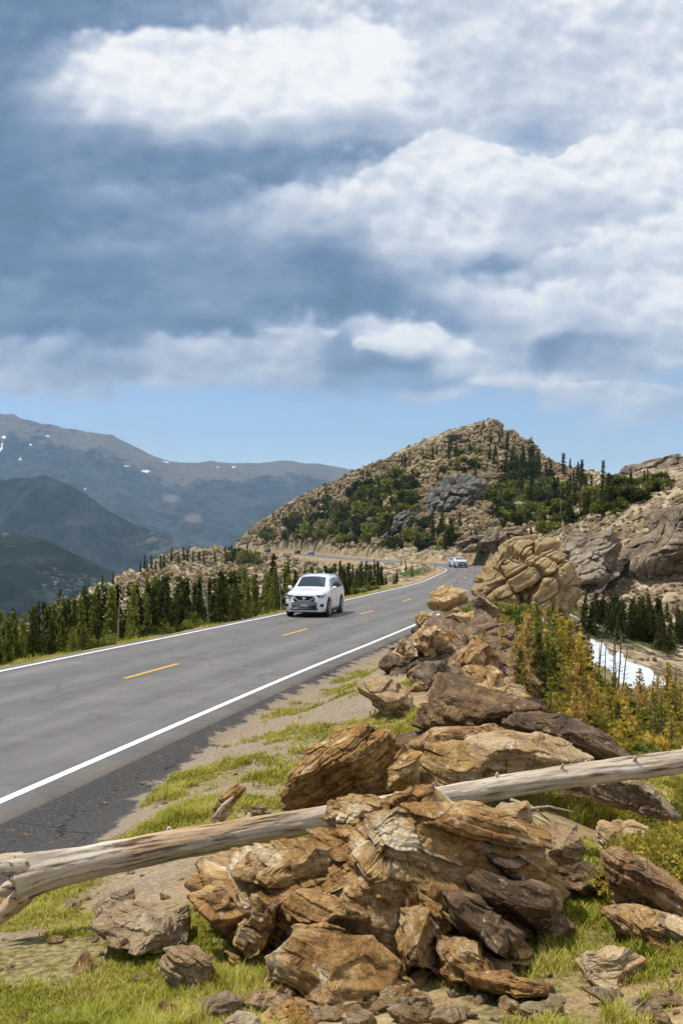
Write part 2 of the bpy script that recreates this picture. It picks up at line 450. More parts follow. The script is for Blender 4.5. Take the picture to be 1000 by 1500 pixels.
JUNIPER = foliage_mat('juniper_leaves', (.10, .12, .017), (.29, .27, .035), (.58, .40, .07), 1.6)
BARK = simple_mat('grey_bark', (.15, .12, .095), .9, 0, .1, 0, .4, 12, .4)
BARK_DEAD = simple_mat('bleached_bark', (.36, .32, .28), .9, 0, .1, 0, .35, 12, .4)
BARK_BROWN = simple_mat('brown_bark', (.22, .15, .10), .9, 0, .1, 0, .4, 12, .4)
LOGWOOD = wood_mat('weathered_wood', (.20, .145, .095), (.47, .38, .28), (.72, .65, .55), .55)
GRASS = grass_mat()
SNOW = simple_mat('old_snow', (.60, .62, .66), .7, 0, .3, 0, .16, 1.1, 1.0)

# ------------------------------------------------------------------ road centreline
RC = np.array([(-22.6, -48), (-16.6, -24), (-10.6, 0), (-5.06, 22.3), (-2.12, 33.3), (.85, 44.7), (3.6, 56), (9.78, 83), (13.5, 104), (16.2, 119), (17.8, 131), (17.4, 145),
               (14.0, 158), (7.0, 178), (1.0, 220), (-4.5, 275), (-13, 350), (-30, 420), (-45, 454), (-56, 477), (-62, 507), (-58, 542), (-45, 582)], float)
RZ_D = np.array([-60, 0, 100, 140, 178, 220, 275, 350, 420, 470, 582]); RZ_Z = -np.array([.6, 3.0, 7.0, 8.1, 9.05, 10.7, 12.9, 15.7, 18.0, 19.2, 22.5])

def catmull(pts, n):
    out = []
    k = len(pts)
    for i in range(k - 1):
        p0, p1, p2, p3 = pts[max(i - 1, 0)], pts[i], pts[i + 1], pts[min(i + 2, k - 1)]
        for t in np.linspace(0, 1, n, endpoint=False):
            out.append(.5 * ((2 * p1) + (p2 - p0) * t + (2 * p0 - 5 * p1 + 4 * p2 - p3) * t * t + (3 * p1 - p0 - 3 * p2 + p3) * t ** 3))
    out.append(pts[-1])
    return np.array(out)

_c = catmull(RC, 40)
_s = np.concatenate([[0], np.cumsum(np.linalg.norm(np.diff(_c, axis=0), axis=1))])
ROAD_S = np.arange(0, _s[-1], 1.0)
ROAD_XY = np.stack([np.interp(ROAD_S, _s, _c[:, 0]), np.interp(ROAD_S, _s, _c[:, 1])], 1)
_t = np.gradient(ROAD_XY, axis=0); ROAD_T = _t / np.linalg.norm(_t, axis=1)[:, None]
ROAD_N = np.stack([ROAD_T[:, 1], -ROAD_T[:, 0]], 1)       # to the right of travel
ROAD_Z = np.interp(ROAD_XY[:, 1], RZ_D, RZ_Z)
ROAD_Z = np.convolve(np.pad(ROAD_Z, 7, mode='edge'), np.ones(15) / 15, 'valid')

def road_lat(x, y):
    """signed lateral distance (right positive) and road height for points"""
    x = np.asarray(x, float); y = np.asarray(y, float)
    lat = np.full(x.shape, 999.0); z = np.zeros(x.shape); s = np.zeros(x.shape)
    B = 20000
    for i in range(0, len(x), B):
        xs, ys = x[i:i + B], y[i:i + B]
        d2 = (xs[:, None] - ROAD_XY[None, :, 0]) ** 2 + (ys[:, None] - ROAD_XY[None, :, 1]) ** 2
        j = d2.argmin(1)
        dx, dy = xs - ROAD_XY[j, 0], ys - ROAD_XY[j, 1]
        l = dx * ROAD_N[j, 0] + dy * ROAD_N[j, 1]
        al = dx * ROAD_T[j, 0] + dy * ROAD_T[j, 1]
        far = np.sqrt(d2[np.arange(len(j)), j])
        lat[i:i + B] = np.where(np.abs(l) < .2, l, np.sign(l) * np.maximum(np.abs(l), far))
        slope = (ROAD_Z[np.minimum(j + 1, len(ROAD_Z) - 1)] - ROAD_Z[np.maximum(j - 1, 0)]) / 2
        z[i:i + B] = ROAD_Z[j] + np.clip(al, -1, 1) * slope
        s[i:i + B] = ROAD_S[j] + al
    return lat, z, s

# ------------------------------------------------------------------ terrain
def py2z(py, d): return (750 - py) / F * d
NEAR = {  # depths 1, 3.5, 5.5, 8, 11, 16, 24
    -300: [(1, -1.65), (3.5, -2.1), (5.5, -2.7), (7.5, -3.25), (9, -3.4), (12, -3.5), (15, -3.6)],
    0: [(1, -1.65), (3.5, -2.0), (5.5, -2.45), (8, -3.0), (10.5, -3.38), (14, -3.55), (18, -3.75)],
    150: [(1, -1.65), (3.5, -2.0), (5.5, -2.4), (8, -2.95), (11, -3.35), (15, -3.6), (20, -3.8)],
    300: [(1, -1.65), (3.5, -1.95), (5.5, -2.35), (8, -2.8), (11, -3.2), (16, -3.6), (24, -3.95)],
    450: [(1, -1.65), (3.5, -1.95), (5.5, -2.3), (8, -2.75), (11, -3.1), (16, -3.5), (24, -3.9)],
    600: [(1, -1.65), (3.5, -1.95), (5.5, -2.3), (8, -2.65), (11, -2.9), (16, -3.1), (24, -3.3)],
    700: [(1, -1.65), (3.5, -1.95), (5.5, -2.3), (8, -2.55), (11, -2.8), (16, -3.0), (24, -3.1)],
    760: [(1, -1.65), (3.5, -1.95), (5.5, -2.3), (8, -2.5), (11, -2.8), (16, -3.35), (24, -4.0)],
    800: [(1, -1.65), (3.5, -1.9), (5.5, -2.25), (8, -2.5), (11, -2.95), (16, -3.7), (24, -4.7)],
    850: [(1, -1.65), (3.5, -1.9), (5.5, -2.2), (8, -2.6), (11, -3.15), (16, -4.2), (24, -5.3)],
    900: [(1, -1.65), (3.5, -1.9), (5.5, -2.2), (8, -2.7), (11, -3.4), (16, -4.6), (24, -5.8)],
    1000: [(1, -1.65), (3.5, -1.85), (5.5, -2.1), (8, -2.65), (11, -3.5), (16, -4.9), (24, -6.4)],
    1300: [(1, -1.65), (3.5, -1.8), (5.5, -2.0), (8, -2.6), (11, -3.5), (16, -4.9), (24, -6.4)]}
FAR = {
    -300: [(18, -3.72), (22, -5), (30, -7), (45, -9), (60, -10.5), (70, -11), (80, -11.4), (110, -30), (800, -400)],
    0: [(24, -3.96), (28, -4.8), (36, -6.6), (50, -8.6), (62, -9.2), (72, -9.6), (80, -10.1), (105, -20), (800, -400)],
    100: [(27, -4.08), (32, -5.1), (42, -6.9), (60, -9), (80, -10), (95, -10.2), (105, -9.9), (135, -22), (800, -400)],
    160: [(29, -4.16), (35, -5.4), (46, -7.3), (70, -9.6), (105, -11), (125, -10.9), (137, -10.5), (175, -25), (800, -380)],
    250: [(33, -4.32), (40, -5.8), (55, -7.9), (90, -10.8), (180, -14), (250, -14.6), (300, -13.3), (360, -28), (800, -330)],
    330: [(38, -4.52), (46, -6.1), (65, -8.6), (130, -13.2), (280, -18.8), (430, -20.4), (505, -18.3), (570, -32), (900, -250)],
    345: [(39, -4.56), (47, -6.1), (67, -8.6), (132, -13.2), (285, -18.7), (470, -19.2), (530, py2z(793, 530)), (600, -40), (900, -220)],
    362: [(40.5, -4.62), (48.5, -6.1), (69, -8.7), (134, -13.2), (290, -18.6), (455, -18.6), (525, py2z(781, 525)), (590, -30), (900, -200)],
    400: [(43.7, -4.75), (52, -6.2), (75, -8.8), (140, -13.2), (300, -18.5), (438, -17.6), (500, py2z(752, 500)), (570, -15), (900, -150)],
    450: [(50, -5), (58, -6.4), (80, -8.6), (140, -12.3), (280, -16), (370, -14.5), (440, py2z(723, 440)), (520, -2), (900, -100)],
    515: [(62, -5.5), (70, -6.5), (95, -8.1), (150, -10.6), (230, -11.6), (300, -10.8), (405, py2z(691, 405)), (500, 3), (900, -80)],
    560: [(74, -6), (82, -6.7), (105, -7.9), (140, -9.0), (195, -9.6), (245, -8.2), (390, py2z(677, 390)), (500, 5), (900, -70)],
    600: [(86, -6.4), (95, -6.9), (115, -7.7), (140, -8.4), (180, -8.9), (215, -7.2), (380, py2z(660, 380)), (500, 8), (900, -60)],
    650: [(100, -7), (115, -7.4), (130, -7.8), (150, -8.3), (175, -8.2), (205, -5.8), (365, py2z(640, 365)), (500, 10), (900, -60)],
    715: [(35, -4.2), (60, -5.4), (100, -7), (135, -7.8), (155, -5), (220, -1), (350, py2z(620, 350)), (480, 10), (900, -60)],
    760: [(38, -5.0), (60, -5.3), (90, -5.6), (120, -4.8), (150, -3.2), (220, 0), (340, py2z(645, 340)), (470, 5), (900, -60)],
    800: [(40, -5.8), (60, -5.5), (78, -5.6), (96, -2.2), (130, -2.0), (210, 0), (330, py2z(671, 330)), (450, 2), (900, -60)],
    850: [(40, -6.5), (58, -6.8), (75, -6.4), (92, -.5), (125, .5), (200, 2.5), (310, py2z(693, 310)), (430, 0), (900, -60)],
    900: [(40, -6.9), (55, -7.4), (72, -6.9), (90, .5), (125, 1.5), (180, 6), (225, py2z(697, 225)), (330, 2), (900, -60)],
    1000: [(40, -7.5), (55, -8.2), (68, -7.4), (87, 2.0), (120, 4), (180, 8), (225, py2z(688, 225)), (330, 4), (900, -60)],
    1300: [(40, -7.5), (52, -7.5), (66, -6), (82, 5), (120, 8), (180, 11), (225, 12), (330, 6), (900, -60)]}
PXN = sorted(NEAR); PXF = sorted(FAR)
KN_D = np.array([[np.log(a) for a, b in NEAR[p]] for p in PXN]); KN_A = np.array([[b / a for a, b in NEAR[p]] for p in PXN])
KF_D = np.array([[np.log(a) for a, b in FAR[p]] for p in PXF]); KF_A = np.array([[b / a for a, b in FAR[p]] for p in PXF])

def column(px):
    """log-depth knots and slope knots for an array of px -> (n,16)"""
    out_d = [np.interp(px, PXN, KN_D[:, k]) for k in range(7)] + [np.interp(px, PXF, KF_D[:, k]) for k in range(9)]
    out_a = [np.interp(px, PXN, KN_A[:, k]) for k in range(7)] + [np.interp(px, PXF, KF_A[:, k]) for k in range(9)]
    return np.stack(out_d, 1), np.stack(out_a, 1)

def base_z(x, y):
    x = np.asarray(x, float); y = np.maximum(np.asarray(y, float), .8)
    px = np.clip(500 + F * x / y, -300, 1300)
    kd, ka = column(px)
    ld = np.log(y)
    k = np.clip((kd <= ld[:, None]).sum(1) - 1, 0, 14)
    i = np.arange(len(x))
    t = np.clip((ld - kd[i, k]) / (kd[i, k + 1] - kd[i, k] + 1e-9), 0, 1)
    t2 = t * .5 + .5 * t * t * (3 - 2 * t)
    a = ka[i, k] * (1 - t2) + ka[i, k + 1] * t2
    return a * y

def terrain(x, y, full=True):
    """height and material masks"""
    x = np.asarray(x, float).ravel(); y = np.asarray(y, float).ravel()
    z = base_z(x, y)
    lat, rz, s = road_lat(x, y)
    al = np.abs(lat)
    d = np.maximum(y, 1)
    px = 500 + F * x / np.maximum(y, .8)
    p3 = np.stack([x, y, z], 1)
    rocky = sstep(36, 60, d) * np.where(d > 95, sstep(4.4, 6.0, al), sstep(4.5, 9, al))
    rocky = np.maximum(rocky, sstep(700, 760, px) * sstep(30, 45, d))
    # undulation
    n = fbm(np.stack([x * .5, y * .5, z * 0], 1), 4, 5) * .10 + fbm(np.stack([x * 2.6, y * 2.6, z * 0], 1), 3, 9) * .035
    z2 = z + n * np.clip(d / 12, .35, 3)
    # talus blocks on the rocky slopes
    m = np.nonzero(rocky > .02)[0]
    if len(m):
        q = p3[m]
        w1 = worley(q * np.array([.30, .30, .42]) + fbm(q * .5, 3, 3)[:, None] * .3, 21)
        w2 = worley(q * np.array([.85, .85, 1.0]), 31)
        big = (1 - np.clip(w1[0], 0, 1)) * 1.5 * (w1[2] * .8 + .3) - .35 * np.exp(-((w1[1] - w1[0]) / .06) ** 2)
        sm = (1 - np.clip(w2[0], 0, 1)) * .75 * (w2[2] * .8 + .3)
        und = fbm(q * .04, 4, 41) * 3.0
        amp = np.clip((d[m] - 40) / 160, .12, 1.0)
        z2[m] += rocky[m] * (amp * (big + sm + und) - .3 * amp)
    # keep the ground below the road
    wl = np.where(lat > 0, np.where(d < 30, 2.2, 1.6), 2.6)
    f = sstep(4.35, 4.35 + wl, al)
    shoulder = rz - .07 - .10 * sstep(3.9, 4.6, al)
    z3 = shoulder * (1 - f) + z2 * f
    z3 = np.where(al < 4.35, shoulder + n * .25 * sstep(4.0, 4.35, al), z3)
    if not full: return z3
    # masks
    gn = fbm(np.stack([x * .9, y * .9, z * 0 + 2], 1), 4, 77)
    grassy = .47 + gn * .62
    pyy = 750 - F * z3 / d
    q = lat - 3.6
    left = lat < 0
    grassy = np.where(left, .35 + gn * .6, grassy)
    grassy = grassy + .35 * sstep(520, 300, px) * (~left) * sstep(6.5, 4.0, d)
    grassy = np.where((~left) & (d < 40), grassy - .5 * sstep(1.2, .2, q) - .13 * sstep(3.2, 1.6, q), grassy)
    grassy = np.where((px > 560) & (d > 10) & (px < 740), grassy - .25, grassy)
    grassy = np.where(d > 60, grassy * .35, grassy)
    grassy = np.clip(grassy, 0, 1)
    # broken old asphalt beside the near lane
    wid = np.interp(px, [-200, 0, 150, 260, 360, 500, 620], [3.2, 2.7, 1.7, 1.0, .6, .55, .45])
    apr = np.where((~left) & (d < 45), sstep(wid + .5, wid - .4, q) * .95, 0)
    apr = np.clip(apr, 0, 1)
    grassy = grassy * (1 - sstep(.25, .6, apr))
    rocky = rocky * np.where(d > 95, sstep(4.2, 5, al), sstep(4.2, 6, al))
    global GRAVEL
    GRAVEL = np.where((~left) & (d < 45), sstep(4.6, 2.2, q + gn * 1.5), 0)
    return z3, grassy, rocky, apr, lat

PXG = np.concatenate([np.linspace(-3200, -310, 90), np.linspace(-290, 1290, 880), np.linspace(1310, 4200, 90)])
ROWS = np.concatenate([np.exp(np.linspace(np.log(1.2), np.log(60), 380, endpoint=False)), np.linspace(60, 200, 210, endpoint=False),
                       np.linspace(200, 500, 330, endpoint=False), np.exp(np.linspace(np.log(500), np.log(900), 40))])
GX = ((PXG[None, :] - 500) / F * ROWS[:, None]); GY = np.repeat(ROWS[:, None], len(PXG), 1)
gz, g_gr, g_rk, g_ap, g_lat = terrain(GX, GY); g_gv = GRAVEL
GZ = gz.reshape(GX.shape)
nr, nc = GX.shape
idx = np.arange(nr * nc).reshape(nr, nc)
quads = np.stack([idx[:-1, :-1], idx[:-1, 1:], idx[1:, 1:], idx[1:, :-1]], -1).reshape(-1, 4)
# ground under and behind the camera
bx, by = np.meshgrid(np.linspace(-45, 35, 160), np.linspace(-32, 1.25, 70))
bl_, brz, _ = road_lat(bx.ravel(), by.ravel())
bf = sstep(4.35, 9.5, np.abs(bl_))
bz = (brz - .17) * (1 - bf) + (-1.72 + .06 * fbm(np.stack([bx.ravel() * .6, by.ravel() * .6, bx.ravel() * 0], 1), 3, 5)) * bf
bi = np.arange(bx.size).reshape(bx.shape) + nr * nc
bq = np.stack([bi[:-1, :-1], bi[:-1, 1:], bi[1:, 1:], bi[1:, :-1]], -1).reshape(-1, 4)
zz = np.zeros(bx.size)
me = mesh_data('ground', np.concatenate([np.stack([GX, GY, GZ], -1).reshape(-1, 3), np.stack([bx.ravel(), by.ravel(), bz], 1)]), [quads, bq], True)
for nm, g_ in (('grassy', g_gr), ('rocky', g_rk), ('apron', g_ap), ('gravel', g_gv)):
    add_attr(me, nm, np.concatenate([g_, zz + (.5 if nm == 'grassy' else 0)]))
tag(obj('ground', me, GROUND), kind='structure')

def zat(x, y):
    return float(terrain(np.array([x]), np.array([y]), False)[0])

GPY = 750 - F * GZ / GY
def hit(px, py):
    """first terrain point seen through a photo pixel"""
    j = int(np.clip(np.searchsorted(PXG, px), 0, nc - 1))
    r = np.nonzero(GPY[:, j] <= py)[0]
    r = r[ROWS[r] > 3]
    if not len(r): return None
    i = r[0]
    return np.array([GX[i, j], GY[i, j], GZ[i, j]])

# ------------------------------------------------------------------ road and markings
LATS = np.array([-4.05, -3.9, -3.5, -2.6, -1.75, -.9, 0, .9, 1.75, 2.6, 3.5, 3.9, 4.0])
sel = np.arange(len(ROAD_S))
RV = ROAD_XY[sel][:, None, :] + ROAD_N[sel][:, None, :] * LATS[None, :, None]
rz = ROAD_Z[sel][:, None] + np.where(np.abs(LATS) > 3.95, -.16, -.0010 * LATS ** 2)[None, :]
V = np.concatenate([RV, rz[:, :, None]], 2)
k, l = V.shape[:2]; ii = np.arange(k * l).reshape(k, l)
me = mesh_data('road', V.reshape(-1, 3), [np.stack([ii[:-1, :-1], ii[:-1, 1:], ii[1:, 1:], ii[1:, :-1]], -1).reshape(-1, 4)], True)
add_attr(me, 'lat', np.repeat(LATS[None, :], k, 0).ravel()); add_attr(me, 'run', np.repeat(ROAD_S[:, None], l, 1).ravel())
tag(obj('road', me, ASPHALT), kind='structure')

def marking(name, l0, l1, s0, s1, mat):
    ss = np.arange(s0, s1 + .01, min(.5, (s1 - s0) / 4))
    c = np.stack([np.interp(ss, ROAD_S, ROAD_XY[:, 0]), np.interp(ss, ROAD_S, ROAD_XY[:, 1])], 1)
    n = np.stack([np.interp(ss, ROAD_S, ROAD_N[:, 0]), np.interp(ss, ROAD_S, ROAD_N[:, 1])], 1)
    z = np.interp(ss, ROAD_S, ROAD_Z)
    Vs = []
    for l_ in (l0, l1):
        Vs.append(np.concatenate([c + n * l_, (z - .0010 * l_ * l_ + .006)[:, None]], 1))
    V = np.concatenate(Vs); k = len(ss); i = np.arange(k - 1)
    me = mesh_data(name, V, [np.stack([i, i + k, i + k + 1, i + 1], 1)], True)
    return tag(obj(name, me, mat), kind='structure')
S_AT = lambda y: float(np.interp(y, ROAD_XY[:340, 1], ROAD_S[:340])) if y < 120 else 0
marking('road_edge_line', 3.43, 3.57, 1, 330, WHITE_LINE)
marking('road_edge_line', -3.57, -3.43, 1, 330, WHITE_LINE)
sd = S_AT(22.3)
for k in range(-3, 18):
    s0 = sd + k * 11.55
    marking('road_centre_line', -.06, .07, s0, s0 + 3.15, YELLOW_LINE)
#PART2
# ------------------------------------------------------------------ far mountains
def mountain(name, pts, mat, seed, amp=.10, scale=900., bare_fn=None, snow_spots=(), n=420, rows=120):
    """pts: px -> (front depth, front py, crest depth, crest py, back depth, back py)"""
    pts = np.array(pts, float)
    pxs = np.linspace(pts[0, 0], pts[-1, 0], n)
    it = [np.interp(pxs, pts[:, 0], pts[:, k]) for k in range(1, 7)]
    for a in it:
        a[:] = np.convolve(np.pad(a, 4, mode='edge'), np.ones(9) / 9, 'valid')
    t = np.concatenate([np.linspace(0, 1, int(rows * .75), endpoint=False), np.linspace(1, 2, rows - int(rows * .75))])
    D = np.where(t[:, None] <= 1, it[0] + (it[2] - it[0]) * t[:, None], it[2] + (it[4] - it[2]) * (t[:, None] - 1))
    zf, zc, zb = [(750 - it[k + 1]) / F * it[k] for k in (0, 2, 4)]
    tt = np.clip(t, 0, 1)[:, None]; tb = np.clip(t - 1, 0, 1)[:, None]
    e = tt * .55 + .45 * tt * tt
    Z = zf + (zc - zf) * e
    Z = Z + (zb - zc) * (tb * tb * (3 - 2 * tb))
    X = (pxs - 500) / F * D
    p = np.stack([X, D, Z * .3], -1).reshape(-1, 3)
    r = ridged(p / scale + seed, 6, seed).reshape(X.shape) - .62
    r2 = fbm(p / (scale * .12) + seed, 4, seed + 5).reshape(X.shape)
    h = (zc - zf)[None, :]
    w = (1 - np.abs(tt - .5) * 1.55).clip(.07, 1)
    Z = Z + (r * amp * h * w * 1.6 + r2 * amp * .14 * h * (.35 + w))
    V = np.stack([X, D, Z], -1).reshape(-1, 3)
    a, b = X.shape; ii = np.arange(a * b).reshape(a, b)
    me = mesh_data(name, V, [np.stack([ii[:-1, :-1], ii[:-1, 1:], ii[1:, 1:], ii[1:, :-1]], -1).reshape(-1, 4)], True)
    py = 750 - F * Z / D; PX = np.repeat(pxs[None, :], a, 0)
    add_attr(me, 'bare', (bare_fn(PX, py, np.repeat(tt, b, 1)) if bare_fn else np.zeros_like(Z)).ravel())
    sn = np.zeros_like(Z)
    for sx, sy, rx, ry, sk in snow_spots:
        sn = np.maximum(sn, 1.25 * np.exp(-(((PX - sx - (py - sy) * sk) / rx) ** 2 + ((py - sy) / ry) ** 2)))
    add_attr(me, 'snow', sn.ravel())
    return tag(obj(name, me, mat), kind='structure')

M_FAR = mountain_mat('far_mountain', (.014, .021, .025), (.055, .062, .060), (.155, .135, .115), 1.0, .25)
M_MID = mountain_mat('mid_mountain', (.009, .015, .018), (.034, .041, .038), (.15, .135, .115), 0, .16)
M_NEAR = mountain_mat('near_mountain', (.009, .014, .014), (.032, .039, .031), (.13, .11, .085), 0, .5)

mountain('mountain_range', [
    (-500, 3400, 1000, 6300, 600, 9000, 800), (-200, 3400, 1000, 6300, 604, 9000, 800), (0, 3400, 980, 6300, 613, 9000, 800), (60, 3400, 970, 6200, 621, 9000, 800),
    (110, 3400, 960, 6200, 633, 9000, 800), (160, 3400, 950, 6100, 640, 9000, 800), (200, 3400, 940, 6000, 657, 9000, 800), (240, 3400, 930, 6000, 674, 9000, 800),
    (272, 3400, 920, 6000, 681, 9000, 800), (300, 3400, 910, 6200, 675, 9000, 800), (340, 3400, 900, 6300, 681, 9000, 800), (380, 3400, 900, 6400, 681, 9000, 800),
    (430, 3400, 900, 6500, 675, 9000, 800), (470, 3400, 900, 6500, 680, 9000, 800), (530, 3400, 900, 6500, 688, 9000, 800), (640, 3400, 900, 6500, 700, 9000, 800),
    (900, 3400, 900, 6500, 720, 9000, 800), (1600, 3400, 900, 6500, 715, 9000, 800)],
    M_FAR, 3, .30, 1200.,
    lambda x, y, t: sstep(.72, .98, t) * .75 + .75 * np.exp(-(((x - 285) / 14) ** 2 + ((y - 760) / 8) ** 2)) + .7 * np.exp(-(((x - 250) / 14) ** 2 + ((y - 730) / 6) ** 2)) + .25 * np.exp(-(((x - 270) / 60) ** 2 + ((y - 745) / 28) ** 2)),
    [(2, 655, 4, 14, -.3), (30, 672, 5, 6, -.6), (44, 650, 3, 4, 0), (70, 640, 5, 3, 0), (186, 682, 10, 2.5, 0), (215, 690, 14, 2.5, 2.), (125, 714, 6, 3, 0), (240, 676, 8, 2.5, 3.), (342, 684, 6, 2, 0), (318, 685, 8, 1.6, 0), (72, 700, 4, 4, 0), (6, 640, 4, 5, 0)], 640, 170)
mountain('forested_mountain', [
    (-500, 1900, 1150, 3300, 695, 4200, 1000), (0, 1900, 1120, 3200, 701, 4200, 1000), (40, 1900, 1100, 3150, 701, 4200, 1000), (80, 1900, 1090, 3100, 706, 4200, 1000), (110, 1900, 1080, 3000, 714, 4200, 1000),
    (160, 1900, 1050, 2900, 745, 4100, 1000), (220, 1900, 1030, 2800, 777, 4000, 1000), (300, 1900, 1010, 2700, 806, 3900, 1000), (420, 1900, 990, 2500, 850, 3500, 1000), (700, 1900, 990, 2400, 900, 3500, 1000)],
    M_MID, 8, .26, 600., lambda x, y, t: .10 + .35 * sstep(.6, .95, t) * sstep(120, 220, x), (), 420, 130)
mountain('wooded_slope', [
    (-500, 700, 1300, 1600, 765, 2100, 1100), (-100, 700, 1300, 1600, 768, 2100, 1100), (0, 700, 1290, 1550, 776, 2100, 1100), (60, 700, 1280, 1500, 792, 2000, 1100), (120, 700, 1260, 1450, 818, 2000, 1100),
    (180, 700, 1250, 1400, 850, 1900, 1100), (260, 700, 1240, 1300, 905, 1800, 1100), (420, 700, 1240, 1250, 960, 1700, 1100)],
    M_NEAR, 15, .22, 330., lambda x, y, t: .12 + 0 * x, (), 380, 130)
vx, vy = np.meshgrid(np.linspace(-12000, 12000, 40), np.linspace(300, 12000, 40))
vz = -560 + 0 * vx
ii = np.arange(1600).reshape(40, 40)
me = mesh_data('valley', np.stack([vx, vy, vz], -1).reshape(-1, 3), [np.stack([ii[:-1, :-1], ii[:-1, 1:], ii[1:, 1:], ii[1:, :-1]], -1).reshape(-1, 4)], True)
add_attr(me, 'bare', np.zeros(1600)); add_attr(me, 'snow', np.zeros(1600))
tag(obj('valley', me, M_MID), kind='structure')

# air between camera and the far ranges
HAZE = bpy.data.materials.new('mountain_air'); HAZE.use_nodes = True
HAZE.node_tree.nodes.clear(); T = NT(HAZE.node_tree)
pv = T.n('ShaderNodeVolumePrincipled', {'Density': .86e-4, 'Color': (.46, .70, 1.0, 1), 'Anisotropy': 0.0})
ho = T.n('ShaderNodeOutputMaterial'); T.nt.links.new(pv.outputs[0], ho.inputs['Volume'])
mb = MB(); mb.box((0, 4800, 70), (13000, 5200, 800))
tag(mb.build('haze', HAZE), kind='stuff')
# ------------------------------------------------------------------ rocks
def cube_sphere(n):
    """unit directions of a cube sphere with shared edges"""
    g = np.tan(np.linspace(-math.pi / 4, math.pi / 4, n + 1))
    pts = {}; V = []; Fq = []
    faces = []
    for ax in range(3):
        for sg in (-1, 1):
            a, b = np.meshgrid(g, g, indexing='ij')
            c = np.full_like(a, sg)
            arr = [None] * 3
            arr[ax] = c; arr[(ax + 1) % 3] = a; arr[(ax + 2) % 3] = b
            pv = np.stack(arr, -1).reshape(-1, 3)
            i = np.arange((n + 1) ** 2).reshape(n + 1, n + 1) + len(V) * (n + 1) ** 2
            q = np.stack([i[:-1, :-1], i[1:, :-1], i[1:, 1:], i[:-1, 1:]], -1).reshape(-1, 4)
            if sg < 0: q = q[:, ::-1]
            V.append(pv); faces.append(q)
    V = np.concatenate(V); faces = np.concatenate(faces)
    key = np.round(V * 1e5).astype(np.int64)
    _, first, inv = np.unique(key, axis=0, return_index=True, return_inverse=True)
    return V[first] / np.linalg.norm(V[first], axis=1)[:, None], inv.ravel()[faces]
_CS = {}
def csphere(n):
    if n not in _CS: _CS[n] = cube_sphere(n)
    return _CS[n]

